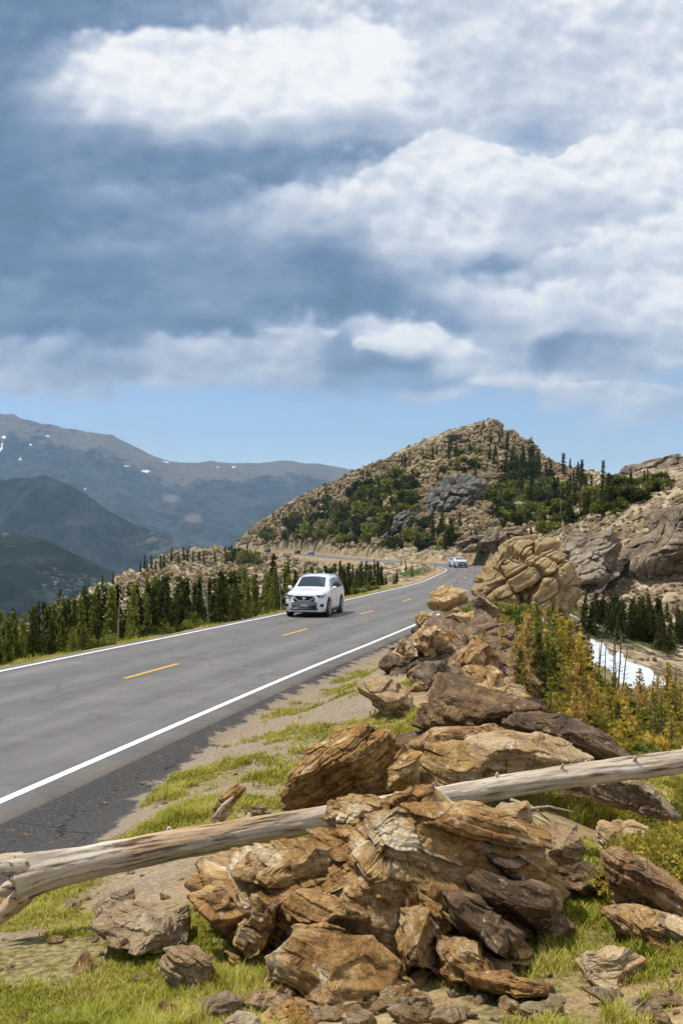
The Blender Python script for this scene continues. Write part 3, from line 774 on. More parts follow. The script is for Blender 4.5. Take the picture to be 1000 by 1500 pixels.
def rock_shape(outline, size_t, n=60, seed=1, layers=(.09, 12, 20), layer_amp=.05, groove=.03, facets=14, facet_lo=.62, rough=.05,
               blocky=.75, block=.0, block_size=.4, fine=.012, lean=0.0, base_cut=None):
    """outline: (x, z) metres about the centre; size_t: half depth; layers: (thickness, dip deg to the right, dip deg away)"""
    D, Q = csphere(n)
    rg = np.random.default_rng(seed)
    D = np.sign(D) * np.abs(D) ** blocky
    D = D / np.linalg.norm(D, axis=1)[:, None] ** .75
    # facets in normalised space
    for _ in range(facets):
        nn = rg.normal(size=3); nn /= np.linalg.norm(nn)
        h = rg.uniform(facet_lo, .95)
        ov = np.maximum(D @ nn - h, 0)
        D = D - ov[:, None] * nn * 1.0
    low = np.clip(-D[:, 2], 0, .97)
    D[:, 1] = D[:, 1] / np.sqrt(1 - .9 * low ** 2)          # upright lower flanks: rocks stand in the ground
    ol = np.array(outline, float)
    # star shaped radius
    th = np.arctan2(ol[:, 1], ol[:, 0]); o = np.argsort(th); th = th[o]; ol = ol[o]
    ta = np.linspace(-math.pi, math.pi, 721)
    R = np.zeros_like(ta)
    for i, t in enumerate(ta):
        dx, dz = math.cos(t), math.sin(t); best = 0
        for k in range(len(ol)):
            a = ol[k]; b = ol[(k + 1) % len(ol)]; e = b - a
            den = dx * e[1] - dz * e[0]
            if abs(den) < 1e-9: continue
            s_ = (a[0] * e[1] - a[1] * e[0]) / den
            u_ = (a[0] * dz - a[1] * dx) / den
            if s_ > 0 and -1e-6 <= u_ <= 1 + 1e-6: best = max(best, s_)
        R[i] = best
    R = np.convolve(np.pad(R, 4, mode='wrap'), np.ones(9) / 9, 'valid')
    t = np.arctan2(D[:, 2], D[:, 0])
    r = np.interp(t, ta, R)
    # normalise the section so that the facetted sphere reaches the outline
    p = np.stack([D[:, 0] * r * 1.06, D[:, 1] * size_t, D[:, 2] * r * 1.06], 1)
    if lean: p[:, 1] += lean * p[:, 2]
    L = (np.abs(ol).max() + size_t) * .5
    nrm = p / (np.linalg.norm(p, axis=1)[:, None] + 1e-9)
    # layer frame
    thk, dx_, dy_ = layers
    sn = np.array([math.sin(rad(dx_)), -math.sin(rad(dy_)), 1.0]); sn /= np.linalg.norm(sn)
    e1 = np.cross([0, 1, 0], sn); e1 /= np.linalg.norm(e1); e2 = np.cross(sn, e1)
    rk = np.stack([p @ e1, p @ e2, p @ sn], 1) + seed * 7.31
    wv = fbm(p / L * 1.1 + seed, 3, seed) * L * .10 + fbm(p / (thk * 6) + seed, 3, seed + 3) * thk * .35
    s = (p @ sn + wv) / thk
    # two scales of layering
    disp = np.zeros(len(p))
    for mul, a in ((1.0, 1.0), (2.6, .42)):
        sv = s * mul + seed * 3.1
        sv = sv + .5 * np.sin(sv * .73)                       # uneven thickness
        i = np.floor(sv); f = sv - i
        bl = thk * (3.4 if mul == 1.0 else 1.9)
        q3 = np.stack([rk[:, 0] / bl + i * 17.3, rk[:, 1] / bl + i * 5.1, i * 3.3 + .5], 1)
        q3[:, :2] += fbm(rk / bl * 1.3, 3, seed + 7)[:, None] * .16
        F1, F2, ID = worley(q3 * np.array([1, 1, 1.0]), seed + 40 + int(mul))
        hb = _hash(i.astype(np.int64), i.astype(np.int64) * 0 + seed, i.astype(np.int64) * 0, int(mul * 10)) - .5
        stepv = hb * .8 + (ID - .5) * 1.1
        edge = np.exp(-(f / .055) ** 2) + np.exp(-((f - 1.0) / .055) ** 2)
        gmask = .25 + .75 * sstep(-.15, .3, vnoise(q3 * .7 + 9, seed + 41))
        joint = np.exp(-((F2 - F1) / .05) ** 2) * sstep(-.1, .3, vnoise(rk / bl * .6 + 4, seed + 43))
        disp += a * (layer_amp * stepv - groove * edge * gmask - groove * .9 * joint)
    lat = nrm - (nrm @ sn)[:, None] * sn
    ln = np.linalg.norm(lat, axis=1)
    w_ = sstep(.12, .6, ln)[:, None]
    p = p + lat / (ln[:, None] + 1e-6) * disp[:, None] * w_ + nrm * (disp * .25)[:, None] * (1 - w_)
    if block:
        F1, F2, ID = worley(rk / block_size * np.array([1, 1, 1.25]) + fbm(rk / block_size * .8, 3, seed + 60)[:, None] * .35, seed + 61)
        e = F2 - F1
        p = p + nrm * (block * ((ID - .5) * .7 - 1.0 * np.exp(-(e / .09) ** 2) + .25 * (1 - np.clip(F1, 0, 1))))[:, None]
    p = p + nrm * (fbm(p / L * 2.2 + seed * 3, 5, seed + 70, .55) * rough * L)[:, None]
    pa = np.stack([rk[:, 0] * 2, rk[:, 1] * 2, rk[:, 2] * 9], 1) / (thk * 4)
    p = p + nrm * (fbm(pa, 5, seed + 80, .6) * fine)[:, None]
    return p, Q, rk

def rock_mesh(name, *a, sharp=False, **k):
    p, Q, rk = rock_shape(*a, **k)
    me = mesh_data(name, p, [Q[:, ::-1]], not sharp)
    add_attr(me, 'rk', rk, 'FLOAT_VECTOR')
    return me

def rock(name, poly, d, depth, mat, label, cat='rock', group=None, snap=True, **k):
    """poly traced in photo pixels gives the real outline of a rock whose middle is at depth d; depth = full thickness in metres"""
    poly = np.array(poly, float)
    c = (poly.min(0) + poly.max(0)) / 2
    if d < 13 and snap:
        g = hit(c[0], poly[:, 1].max() - .22 * (poly[:, 1].max() - poly[:, 1].min()))
        if g is not None and d > g[1] + depth * .12:
            d = g[1] + depth * .12
    sc = d / F
    # outline plane is perpendicular to the view line through its centre (the rocks lean with the slope)
    el = math.atan2((750 - c[1]), F)
    ol = [((x - c[0]) * sc, -(y - c[1]) * sc) for x, y in poly]
    me = rock_mesh(name, ol, depth / 2, **k)
    o = obj(name, me, mat)
    o.location = P(c[0], c[1], d)
    az = math.atan2((c[0] - 500), F)
    o.rotation_euler = (el * .8, 0, -az)
    tag(o, label, cat, group)
    return o

def compound(name, pieces, origin_px, label, cat, depth_of, mat, group=None):
    """one rock mesh made of several wedged blocks; pieces: (polygon in photo pixels, forward shift, thickness, options)"""
    O = P(*origin_px)
    Vs, Qs, RKs, n0 = [], [], [], 0
    MI = []
    for i, (poly, fwd, dep, kw) in enumerate(pieces):
        poly = np.array(poly, float); c = (poly.min(0) + poly.max(0)) / 2
        d = depth_of(c[1]) - fwd; sc = d / F
        el = math.atan2((750 - c[1]), F); az = math.atan2((c[0] - 500), F)
        ol = [((x - c[0]) * sc, -(y - c[1]) * sc) for x, y in poly]
        k = dict(n=92, seed=700 + i * 3 + len(pieces), layers=(.065, 17, 24), layer_amp=.046, groove=.030, facets=30, facet_lo=.5, rough=.06, fine=.014, blocky=.62, n_=0)
        k.update(kw); k.pop('n_', None); mi = k.pop('mi', 0)
        p, Q, rk = rock_shape(ol, dep / 2, **k)
        M = np.array(Matrix.Rotation(-az, 3, 'Z') @ Matrix.Rotation(el * .8, 3, 'X'))
        Vs.append(p @ M.T + P(c[0], c[1], d) - O); Qs.append(Q[:, ::-1] + n0); RKs.append(rk); n0 += len(p); MI.append(np.full(len(Q), mi, np.int32))
    me = mesh_data(name, np.concatenate(Vs), [np.concatenate(Qs)], True)
    add_attr(me, 'rk', np.concatenate(RKs), 'FLOAT_VECTOR')
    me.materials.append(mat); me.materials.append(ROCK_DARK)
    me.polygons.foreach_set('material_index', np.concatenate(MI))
    o = obj(name, me, None); o.location = O
    return tag(o, label, cat, group)

def big_boulder():
    q = lambda pts: [(200 + x / 1.4706, 1110 + y / 1.4706) for x, y in pts]
    L = lambda dip, t=.11: dict(layers=(t, dip, 24))
    pcs = [
        (q([(125, 300), (180, 240), (300, 170), (430, 130), (560, 100), (700, 105), (830, 160), (885, 230), (880, 330), (840, 430), (740, 500), (560, 520), (400, 520), (280, 450), (200, 380)]), -.10, 1.12, dict(n=190, facets=14, facet_lo=.68, layer_amp=.085, groove=.045, layers=(.085, 17, 24), fine=.02)),
        (q([(370, 130), (410, 88), (470, 78), (545, 98), (530, 150), (440, 172)]), .06, .45, L(6, .06)),
        (q([(108, 290), (165, 252), (240, 285), (250, 330), (205, 390), (140, 350)]), .16, .5, L(12, .08)),
        (q([(190, 350), (245, 300), (325, 315), (315, 370), (245, 425), (205, 400)]), .24, .5, L(25, .1)),
        (q([(165, 262), (225, 198), (330, 175), (450, 185), (552, 235), (566, 270), (480, 290), (330, 292), (245, 292)]), .10, .7, dict(n=90, layers=(.10, 8, 26), layer_amp=.035)),
        (q([(298, 315), (340, 278), (480, 286), (556, 340), (535, 362), (420, 350), (330, 355)]), .26, .55, L(10, .09)),
        (q([(236, 428), (328, 362), (420, 358), (545, 366), (566, 430), (565, 500), (440, 540), (330, 515), (268, 475)]), .30, .7, dict(n=100, facets=16, facet_lo=.62, layers=(.16, 6, 30), layer_amp=.03)),
        (q([(496, 190), (570, 165), (640, 205), (694, 270), (664, 305), (600, 292), (556, 252)]), .12, .5, L(30, .09)),
        (q([(556, 285), (640, 305), (660, 370), (625, 465), (562, 495), (540, 385)]), .30, .55, L(32, .12)),
        (q([(420, 125), (520, 62), (640, 62), (760, 100), (840, 148), (892, 205), (800, 195), (640, 160), (560, 158), (470, 150)]), -.12, .7, dict(n=90, layers=(.08, 10, 30), layer_amp=.03)),
        (q([(672, 205), (780, 178), (862, 218), (894, 285), (800, 236), (700, 246)]), .12, .5, dict(layers=(.08, 26, 24), mi=1)),  # right-hand blocks take darker rock, shade of that side put into colour
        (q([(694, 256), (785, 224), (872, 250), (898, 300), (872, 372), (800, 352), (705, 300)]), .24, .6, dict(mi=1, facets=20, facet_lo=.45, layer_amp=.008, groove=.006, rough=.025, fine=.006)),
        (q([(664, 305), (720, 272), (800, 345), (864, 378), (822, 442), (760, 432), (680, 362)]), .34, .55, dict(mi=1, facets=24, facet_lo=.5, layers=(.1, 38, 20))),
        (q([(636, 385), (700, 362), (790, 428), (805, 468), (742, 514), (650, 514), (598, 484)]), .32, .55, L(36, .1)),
        (q([(770, 405), (850, 385), (880, 420), (840, 465), (790, 450)]), .2, .45, L(20, .09)),
        (q([(325, 515), (450, 505), (560, 500), (740, 512), (712, 552), (560, 568), (500, 560), (380, 552)]), .18, .6, dict(n=80, layers=(.09, 8, 20), layer_amp=.03)),
        (q([(180, 400), (240, 425), (300, 490), (330, 540), (270, 530), (205, 450)]), .05, .5, L(40, .1)),
        (q([(600, 290), (660, 318), (690, 370), (650, 395), (612, 345)]), .36, .25, L(40, .05)),
        (q([(330, 360), (400, 352), (470, 372), (420, 392), (350, 385)]), .42, .25, L(8, .05)),
        (q([(480, 500), (560, 470), (620, 500), (600, 545), (510, 545)]), .30, .4, L(15, .07)),
        (q([(430, 200), (500, 205), (560, 262), (520, 285), (450, 240)]), .26, .3, L(22, .06))]
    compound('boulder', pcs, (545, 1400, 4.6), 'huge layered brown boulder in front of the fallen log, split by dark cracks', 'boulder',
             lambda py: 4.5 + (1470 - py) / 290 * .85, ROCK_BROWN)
def build_rocks():
    # --- big boulder in front: wedged beds and blocks grown together
    big_boulder()
    rock('rock', [(785, 1345), (815, 1335), (840, 1355), (838, 1385), (805, 1402), (782, 1385)], 4.7, .22, ROCK_DARK, 'small dark rounded rock against the right foot of the huge boulder',
         n=50, seed=12, layers=(.05, 10, 10), layer_amp=.012, groove=.008, fine=.006)
    rock('rock', [(148, 1348), (180, 1328), (235, 1318), (285, 1324), (304, 1352), (300, 1392), (240, 1402), (180, 1396), (150, 1380)], 4.95, .8, ROCK_GREY, 'flat grey rock sunk in the grass left of the huge boulder',
         n=90, seed=14, layers=(.05, 8, 34), layer_amp=.035, groove=.02, fine=.01, rough=.06, facets=28, facet_lo=.48, blocky=.6)
    rock('rock', [(136, 1325), (160, 1308), (200, 1300), (205, 1318), (175, 1338), (142, 1342)], 5.35, .25, ROCK_GREY, 'low grey slab in the grass below the middle of the log',
         n=40, seed=15, layers=(.04, 20, 30), layer_amp=.015, groove=.01, fine=.006)
    rock('rock', [(230, 1412), (245, 1392), (285, 1383), (315, 1398), (318, 1430), (295, 1452), (250, 1450)], 4.35, .26, ROCK_GREY, 'lone banded grey and rust rock at the left foot of the huge boulder',
         n=60, seed=16, layers=(.045, 30, 20), layer_amp=.02, groove=.012, fine=.007)
    for i, (pl, d, lb) in enumerate([
        ([(268, 1490), (290, 1468), (330, 1458), (352, 1470), (350, 1500), (300, 1512), (268, 1508)], 3.95, 'flat grey stone at the bottom edge, leftmost of its row'),
        ([(345, 1470), (365, 1452), (405, 1456), (420, 1478), (390, 1490), (350, 1486)], 4.0, 'flat tan stone at the bottom edge between two others'),
        ([(385, 1488), (420, 1470), (452, 1476), (462, 1500), (440, 1515), (390, 1512)], 3.9, 'flat brown stone at the bottom edge, rightmost of its row'),
        ([(318, 1500), (350, 1484), (385, 1492), (392, 1520), (330, 1525)], 3.8, 'flat stone cut by the lower frame edge below its row')]):
        rock('stone', pl, d, .22, [ROCK_GREY, ROCK_TAN, ROCK_BROWN, ROCK_GREY][i], lb, 'stone', 'flat stones at the bottom edge',
             n=40, seed=20 + i, layers=(.035, 5 + 6 * i, 25), layer_amp=.012, groove=.008, fine=.005)
    # --- behind the log
    rock('boulder', [(420, 1178), (424, 1130), (450, 1098), (490, 1072), (535, 1058), (575, 1066), (600, 1100), (592, 1150), (560, 1166), (500, 1180), (450, 1190)], 7.9, .8, ROCK_BROWN,
         'upright boulder with fine steep ribs standing behind the middle of the log', 'boulder', None,
         n=120, seed=31, layers=(.06, -42, 15), layer_amp=.045, groove=.03, facets=10, fine=.014, rough=.08)
    rock('rock', [(560, 1160), (562, 1120), (585, 1098), (615, 1105), (618, 1145), (600, 1165)], 7.6, .35, ROCK_BROWN, 'brown rock wedged right of the upright ribbed boulder',
         n=60, seed=32, layers=(.05, -20, 15), layer_amp=.02, groove=.014, fine=.008)
    rock('rock', [(608, 1162), (606, 1110), (628, 1086), (672, 1088), (712, 1112), (722, 1150), (690, 1172), (640, 1175)], 7.9, .6, ROCK_TAN, 'smooth orange tan rock behind the log, right of the ribbed boulder',
         n=80, seed=33, layers=(.08, 12, 20), layer_amp=.02, groove=.012, fine=.007, rough=.05)
    rock('rock_slab', [(665, 1110), (690, 1086), (750, 1074), (820, 1082), (870, 1105), (860, 1140), (780, 1150), (700, 1150)], 8.6, 1.0, ROCK_TAN, 'pale sunlit layered slab just above the log',
         'rock', None, n=90, seed=34, layers=(.06, 6, 32), layer_amp=.035, groove=.02, fine=.01)
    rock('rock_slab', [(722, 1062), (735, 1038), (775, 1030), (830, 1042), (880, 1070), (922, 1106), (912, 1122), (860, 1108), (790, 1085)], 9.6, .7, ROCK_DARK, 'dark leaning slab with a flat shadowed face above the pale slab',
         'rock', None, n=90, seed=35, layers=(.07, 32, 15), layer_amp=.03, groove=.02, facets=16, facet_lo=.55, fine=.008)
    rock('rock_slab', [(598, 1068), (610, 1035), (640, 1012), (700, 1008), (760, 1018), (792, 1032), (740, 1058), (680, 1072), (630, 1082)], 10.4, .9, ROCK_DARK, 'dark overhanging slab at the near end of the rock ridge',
         'rock', None, n=90, seed=36, layers=(.06, 8, 20), layer_amp=.05, groove=.03, fine=.012)
    rock('rock_slab', [(600, 1095), (640, 1070), (720, 1062), (800, 1078), (780, 1110), (700, 1100), (640, 1110)], 9.4, .8, ROCK_BROWN, 'brown shelf of rock below the dark overhanging slab',
         'rock', None, n=70, seed=37, layers=(.05, 8, 25), layer_amp=.03, groove=.02, fine=.01)
    rock('rock_slab', [(660, 1030), (700, 1005), (760, 1003), (800, 1018), (770, 1035), (700, 1042)], 11.6, .8, ROCK_TAN, 'pale ledge lying on top of the dark overhang',
         'rock', None, n=60, seed=38, layers=(.05, 10, 25), layer_amp=.025, groove=.016, fine=.01)
    rock('stone', [(308, 1182), (322, 1158), (345, 1149), (358, 1158), (345, 1180), (325, 1204), (312, 1202)], 8.0, .22, ROCK_TAN, 'pale stone propped on dark wood in the grass behind the log', 'stone',
         n=40, seed=39, layers=(.05, -40, 10), layer_amp=.012, groove=.008, fine=.005)
    rock('stone', [(358, 1192), (368, 1178), (390, 1180), (402, 1194), (380, 1200)], 7.6, .12, ROCK_GREY, 'small grey stone touching the far side of the log', 'stone',
         n=30, seed=40, layers=(.03, 0, 10), layer_amp=.008, groove=.005, fine=.004)
    rock('rock', [(715, 1200), (735, 1178), (770, 1176), (790, 1200), (770, 1230), (730, 1228)], 6.0, .35, ROCK_TAN, 'orange rock under the right half of the log', n=50, seed=41,
         layers=(.06, 10, 20), layer_amp=.015, groove=.01, fine=.006)
    rock('rock', [(788, 1222), (810, 1196), (845, 1205), (856, 1240), (840, 1275), (800, 1262)], 5.9, .4, ROCK_GREY, 'grassy topped grey rock beside the top corner of the huge boulder', n=50, seed=42,
         layers=(.06, 20, 20), layer_amp=.015, groove=.01, fine=.006)
    # --- right side
    rock('rock_slab', [(808, 1275), (835, 1262), (895, 1268), (900, 1300), (870, 1308), (815, 1300)], 5.35, .5, ROCK_DARK, 'dark ledge bridging a black hollow right of the huge boulder', 'rock', None,
         n=60, seed=44, layers=(.04, 2, 15), layer_amp=.02, groove=.014, fine=.007)
    rock('rock_slab', [(866, 1246), (900, 1238), (945, 1262), (1010, 1300), (1040, 1340), (1000, 1360), (930, 1345), (893, 1330), (885, 1285)], 5.08, .8, ROCK_BROWN,
         'long tan slab sloping down to the right edge beside the dark ledge', 'rock', None,
         n=100, seed=45, layers=(.075, 26, 20), layer_amp=.04, groove=.026, facets=12, fine=.010)
    rock('rock_slab', [(890, 1345), (940, 1335), (1010, 1345), (1050, 1370), (1010, 1400), (950, 1392), (905, 1372)], 4.9, .5, ROCK_BROWN, 'lower brown slab under the long tan slab at the right edge', 'rock', None,
         n=70, seed=46, layers=(.05, 16, 20), layer_amp=.025, groove=.016, fine=.008)
    rock('boulder', [(872, 1232), (885, 1212), (925, 1205), (960, 1218), (985, 1245), (985, 1280), (950, 1290), (905, 1268)], 6.7, .5, ROCK_TAN, 'rounded pale boulder cluster below the low juniper at the right', 'boulder', None,
         n=80, seed=47, layers=(.12, 18, 15), layer_amp=.02, groove=.01, block=.035, block_size=.22, fine=.007)
    rock('rock', [(843, 1412), (862, 1393), (915, 1390), (940, 1402), (930, 1432), (885, 1452), (852, 1440)], 4.2, .3, ROCK_TAN, 'streaked tan rock lying alone in the grass at lower right',
         n=60, seed=48, layers=(.04, -8, 25), layer_amp=.02, groove=.013, fine=.008)
    rock('rock_slab', [(845, 1150), (880, 1138), (940, 1140), (985, 1165), (1015, 1200), (990, 1205), (930, 1190), (880, 1180)], 7.4, .5, ROCK_GREY, 'grey slab in shadow under the right end of the log', 'rock', None,
         n=70, seed=49, layers=(.05, 22, 15), layer_amp=.03, groove=.02, fine=.01)
    rock('rock_slab', [(680, 1432), (740, 1426), (815, 1436), (812, 1452), (740, 1458), (690, 1450)], 4.1, .3, ROCK_BROWN, 'thin brown slab flat on the dirt below the huge boulder', 'rock', None,
         n=40, seed=50, layers=(.03, 5, 15), layer_amp=.012, groove=.008, fine=.005)
    rock('rock_slab', [(850, 1455), (900, 1452), (945, 1478), (940, 1490), (890, 1475)], 4.0, .16, ROCK_DARK, 'thin dark slab on the ground near the lower right corner', 'rock', None,
         n=40, seed=51, layers=(.025, 20, 15), layer_amp=.01, groove=.006, fine=.004)
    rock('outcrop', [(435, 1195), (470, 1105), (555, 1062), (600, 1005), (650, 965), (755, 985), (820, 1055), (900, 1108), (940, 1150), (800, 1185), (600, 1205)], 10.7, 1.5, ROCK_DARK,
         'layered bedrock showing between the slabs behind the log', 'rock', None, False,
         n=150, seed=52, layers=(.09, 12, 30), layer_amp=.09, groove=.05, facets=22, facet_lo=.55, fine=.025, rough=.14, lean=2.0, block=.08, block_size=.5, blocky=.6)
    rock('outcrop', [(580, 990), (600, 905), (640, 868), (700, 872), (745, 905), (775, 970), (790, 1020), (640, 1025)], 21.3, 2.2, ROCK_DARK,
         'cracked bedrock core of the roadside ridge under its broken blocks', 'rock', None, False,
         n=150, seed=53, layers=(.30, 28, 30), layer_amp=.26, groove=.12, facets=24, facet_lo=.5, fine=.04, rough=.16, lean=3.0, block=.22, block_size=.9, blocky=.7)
    # --- dry rock ridge between road and gully
    ridge = [
        ([(605, 885), (622, 868), (650, 855), (690, 862), (696, 885), (660, 902), (618, 900)], 27, 3.0, ROCK_TAN, 'pale pointed rock topping the roadside ridge'),
        ([(598, 915), (612, 890), (640, 892), (650, 915), (625, 930)], 24, 2.0, ROCK_TAN, 'orange block on the road side of the ridge under the pale rock'),
        ([(640, 900), (670, 880), (700, 890), (708, 925), (680, 945), (648, 930)], 23.5, 2.2, ROCK_BROWN, 'leaning brown block in the middle of the ridge'),
        ([(588, 948), (605, 915), (640, 912), (668, 935), (660, 960), (620, 968), (590, 962)], 20.5, 2.0, ROCK_BROWN, 'dark cracked block low on the road side of the ridge'),
        ([(655, 950), (680, 930), (720, 938), (745, 965), (735, 985), (690, 990), (660, 975)], 19, 2.0, ROCK_BROWN, 'broken brown block on the gully side of the ridge'),
        ([(600, 990), (620, 965), (660, 962), (680, 985), (660, 1010), (615, 1012)], 16.5, 1.6, ROCK_DARK, 'dark broken rock above the overhanging slab'),
        ([(670, 1000), (690, 980), (735, 985), (765, 1002), (750, 1020), (700, 1018)], 15, 1.5, ROCK_BROWN, 'tilted rust coloured rock behind the dark overhanging slab'),
        ([(572, 955), (585, 935), (610, 940), (612, 962), (590, 972)], 19.5, 1.0, ROCK_TAN, 'small round tan rock at the road side foot of the ridge'),
        ([(680, 870), (705, 862), (728, 880), (735, 905), (712, 915), (688, 900)], 26, 2.0, ROCK_GREY, 'grey rock beside the green mat on the ridge'),
        ([(520, 1005), (560, 985), (605, 985), (610, 1020), (590, 1050), (540, 1040)], 14.5, 1.2, ROCK_TAN, 'low sandy outcrop on the road side of the ridge')]
    for i, (pl, d, dep, m_, lb) in enumerate(ridge):
        rock('ridge_rock', pl, d, dep, m_, lb, 'rock', 'rocks along the roadside ridge', n=80, seed=60 + i, layers=(.30, [20, -30, 45, 15, 30, 10, 25, 0, 40, 5][i], 25), layer_amp=.10, groove=.07,
             facets=28, facet_lo=.48, block=.05, block_size=.75, fine=.03, rough=.06)
    rg = np.random.default_rng(909)
    mats = [ROCK_BROWN, ROCK_TAN, ROCK_BROWN, ROCK_TAN, ROCK_DARK, ROCK_GREY]
    poly = [(590, 965), (600, 900), (640, 862), (700, 866), (740, 905), (765, 960), (790, 1010), (740, 1030), (620, 1020), (580, 985)]
    k = 0
    shapes = []
    for i in range(9):
        an = np.linspace(0, 2 * math.pi, 9, endpoint=False)
        ol = [(math.cos(a) * rg.uniform(.38, .6), math.sin(a) * rg.uniform(.24, .44)) for a in an]
        shapes.append(rock_mesh('ridge_rock', ol, rg.uniform(.3, .5), n=34, seed=880 + i, layers=(.16, rg.uniform(-25, 40), 22), layer_amp=.05, groove=.035, facets=24, facet_lo=.48, fine=.016, rough=.07, blocky=.6))
    while k < 75:
        px = rg.uniform(570, 790); py = rg.uniform(862, 1035)
        if not inpoly(np.array([px]), np.array([py]), poly)[0]: continue
        p = hit(px, py)
        if p is None or p[1] > 40: continue
        lt, _, _ = road_lat(p[:1], p[1:2])
        if lt[0] < 5.2: continue
        me = shapes[k % 9]
        if k >= 9:
            me = me.copy()
        me.materials.clear(); me.materials.append(mats[k % 6])
        o = obj('ridge_rock', me); sz = rg.uniform(22, 62) / F * p[1]
        o.location = (p[0], p[1], p[2] + sz * .15); o.scale = (sz, sz, sz * rg.uniform(.7, 1.2)); o.rotation_euler = (rg.uniform(-.5, .5), rg.uniform(-.5, .5), rg.uniform(0, 6.28))
        tag(o, 'angular broken block wedged into the rock ridge beside the road', 'rock', 'broken blocks of the roadside ridge'); k += 1
    # --- dome of cracked blocks right of the road
    rock('rock_dome', [(688, 880), (700, 845), (722, 812), (755, 793), (790, 790), (815, 800), (838, 835), (842, 870), (835, 905), (800, 930), (740, 930), (700, 905)], 55, 7.0, ROCK_DOME,
         'big rounded tan dome of rock split into blocks beside the road', 'rock', None,
         n=150, seed=80, layers=(1.1, -28, 10), layer_amp=.22, groove=.30, facets=8, facet_lo=.75, block=.62, block_size=1.75, fine=.06, rough=.06)
    # --- cliff at the right
    rock('cliff', [(800, 800), (850, 760), (900, 745), (950, 725), (1010, 708), (1120, 690), (1200, 720), (1200, 960), (1100, 955), (1000, 935), (930, 930), (870, 915), (815, 880)], 82, 24, ROCK_CLIFF,
         'tall layered grey brown cliff face at the right edge', 'cliff', None,
         n=170, seed=82, layers=(.95, -24, 20), layer_amp=.75, groove=.40, facets=30, facet_lo=.5, block=.30, block_size=3.0, fine=.22, rough=.06, blocky=.6)
    rock('cliff', [(810, 800), (845, 768), (905, 752), (925, 780), (915, 850), (870, 890), (815, 875)], 77, 10, ROCK_CLIFF, 'pale buttress of the cliff nearest to the cracked dome', 'cliff', None,
         n=110, seed=83, layers=(.8, -20, 20), layer_amp=.6, groove=.3, facets=28, facet_lo=.5, block=.28, block_size=2.4, fine=.18, rough=.06, blocky=.6)
    rock('crag', [(893, 705), (905, 680), (935, 668), (985, 668), (1030, 672), (1060, 700), (1000, 715), (940, 718)], 190, 18, ROCK_CLIFF, 'dark broken crag on the skyline at upper right', 'rock', None,
         n=110, seed=84, layers=(2.2, 6, 15), layer_amp=1.3, groove=.9, facets=16, facet_lo=.55, block=1.3, block_size=4.5, fine=.4, rough=.12)
    rock('crag', [(612, 740), (625, 712), (655, 700), (700, 702), (722, 730), (718, 768), (680, 782), (635, 775)], 256, 30, ROCK_FACE, 'dark grey rock face in the middle of the peak slope', 'rock', None,
         n=110, seed=85, layers=(3.0, -30, 15), layer_amp=1.6, groove=1.0, facets=16, facet_lo=.55, block=1.6, block_size=6, fine=.5, rough=.12)
    rock('crag', [(560, 785), (572, 755), (600, 748), (618, 770), (612, 795), (580, 800)], 236, 18, ROCK_FACE, 'pale grey outcrop at the foot of the peak left of the dark face', 'rock', None,
         n=70, seed=86, layers=(2.0, -40, 15), layer_amp=1.0, groove=.6, facets=16, facet_lo=.55, block=1.2, block_size=4, fine=.4, rough=.12)
    for i, (pl, d, lb) in enumerate([
        ([(690, 640), (700, 622), (715, 614), (735, 622), (742, 640), (715, 648)], 348, 'broken summit blocks crowning the peak'),
        ([(752, 655), (762, 640), (778, 640), (790, 660), (770, 668)], 338, 'dark block on the right shoulder of the peak skyline'),
        ([(735, 750), (755, 735), (785, 740), (792, 765), (760, 775)], 210, 'grey outcrop among shrubs right below the peak'),
        ([(690, 800), (720, 780), (770, 772), (800, 782), (780, 808), (730, 815)], 120, 'long rock outcrop behind the cracked dome'),
        ([(655, 800), (690, 785), (730, 780), (735, 798), (690, 808)], 150, 'low rock bank above the bend of the road')]):
        rock('crag', pl, d, [14, 9, 9, 9, 8][i], ROCK_CLIFF, lb, 'rock', None, n=70, seed=90 + i, layers=(1.6, [10, 20, -20, -25, -22][i], 15), layer_amp=.8, groove=.5, facets=16, facet_lo=.55, block=.9, block_size=3, fine=.3, rough=.12)
build_rocks()
rg = np.random.default_rng(77)
for i, (px, py) in enumerate([(640, 680), (690, 665), (735, 668), (585, 735), (530, 760), (470, 778), (610, 690), (770, 690), (660, 790), (745, 640), (675, 640), (560, 700), (820, 700), (700, 790), (500, 735), (725, 700)]):
    p = hit(px, py)
    if p is None: continue
    wv = rg.uniform(16, 34); hv = rg.uniform(8, 18)
    an = np.linspace(0, 2 * math.pi, 10, endpoint=False)
    pl = [(px + math.cos(a) * wv * rg.uniform(.7, 1.1), py + math.sin(a) * hv * rg.uniform(.7, 1.1)) for a in an]
    rock('outcrop', pl, p[1] + 1.0, 9, [ROCK_DOME, ROCK_FACE, ROCK_CLIFF][i % 3], 'broken rock outcrop among the talus on the slope of the peak', 'rock', 'rock outcrops on the peak slope',
         n=44, seed=930 + i, layers=(1.8, rg.uniform(-35, 30), 18), layer_amp=.8, groove=.5, facets=26, facet_lo=.48, block=.8, block_size=3.2, fine=.3, rough=.1)

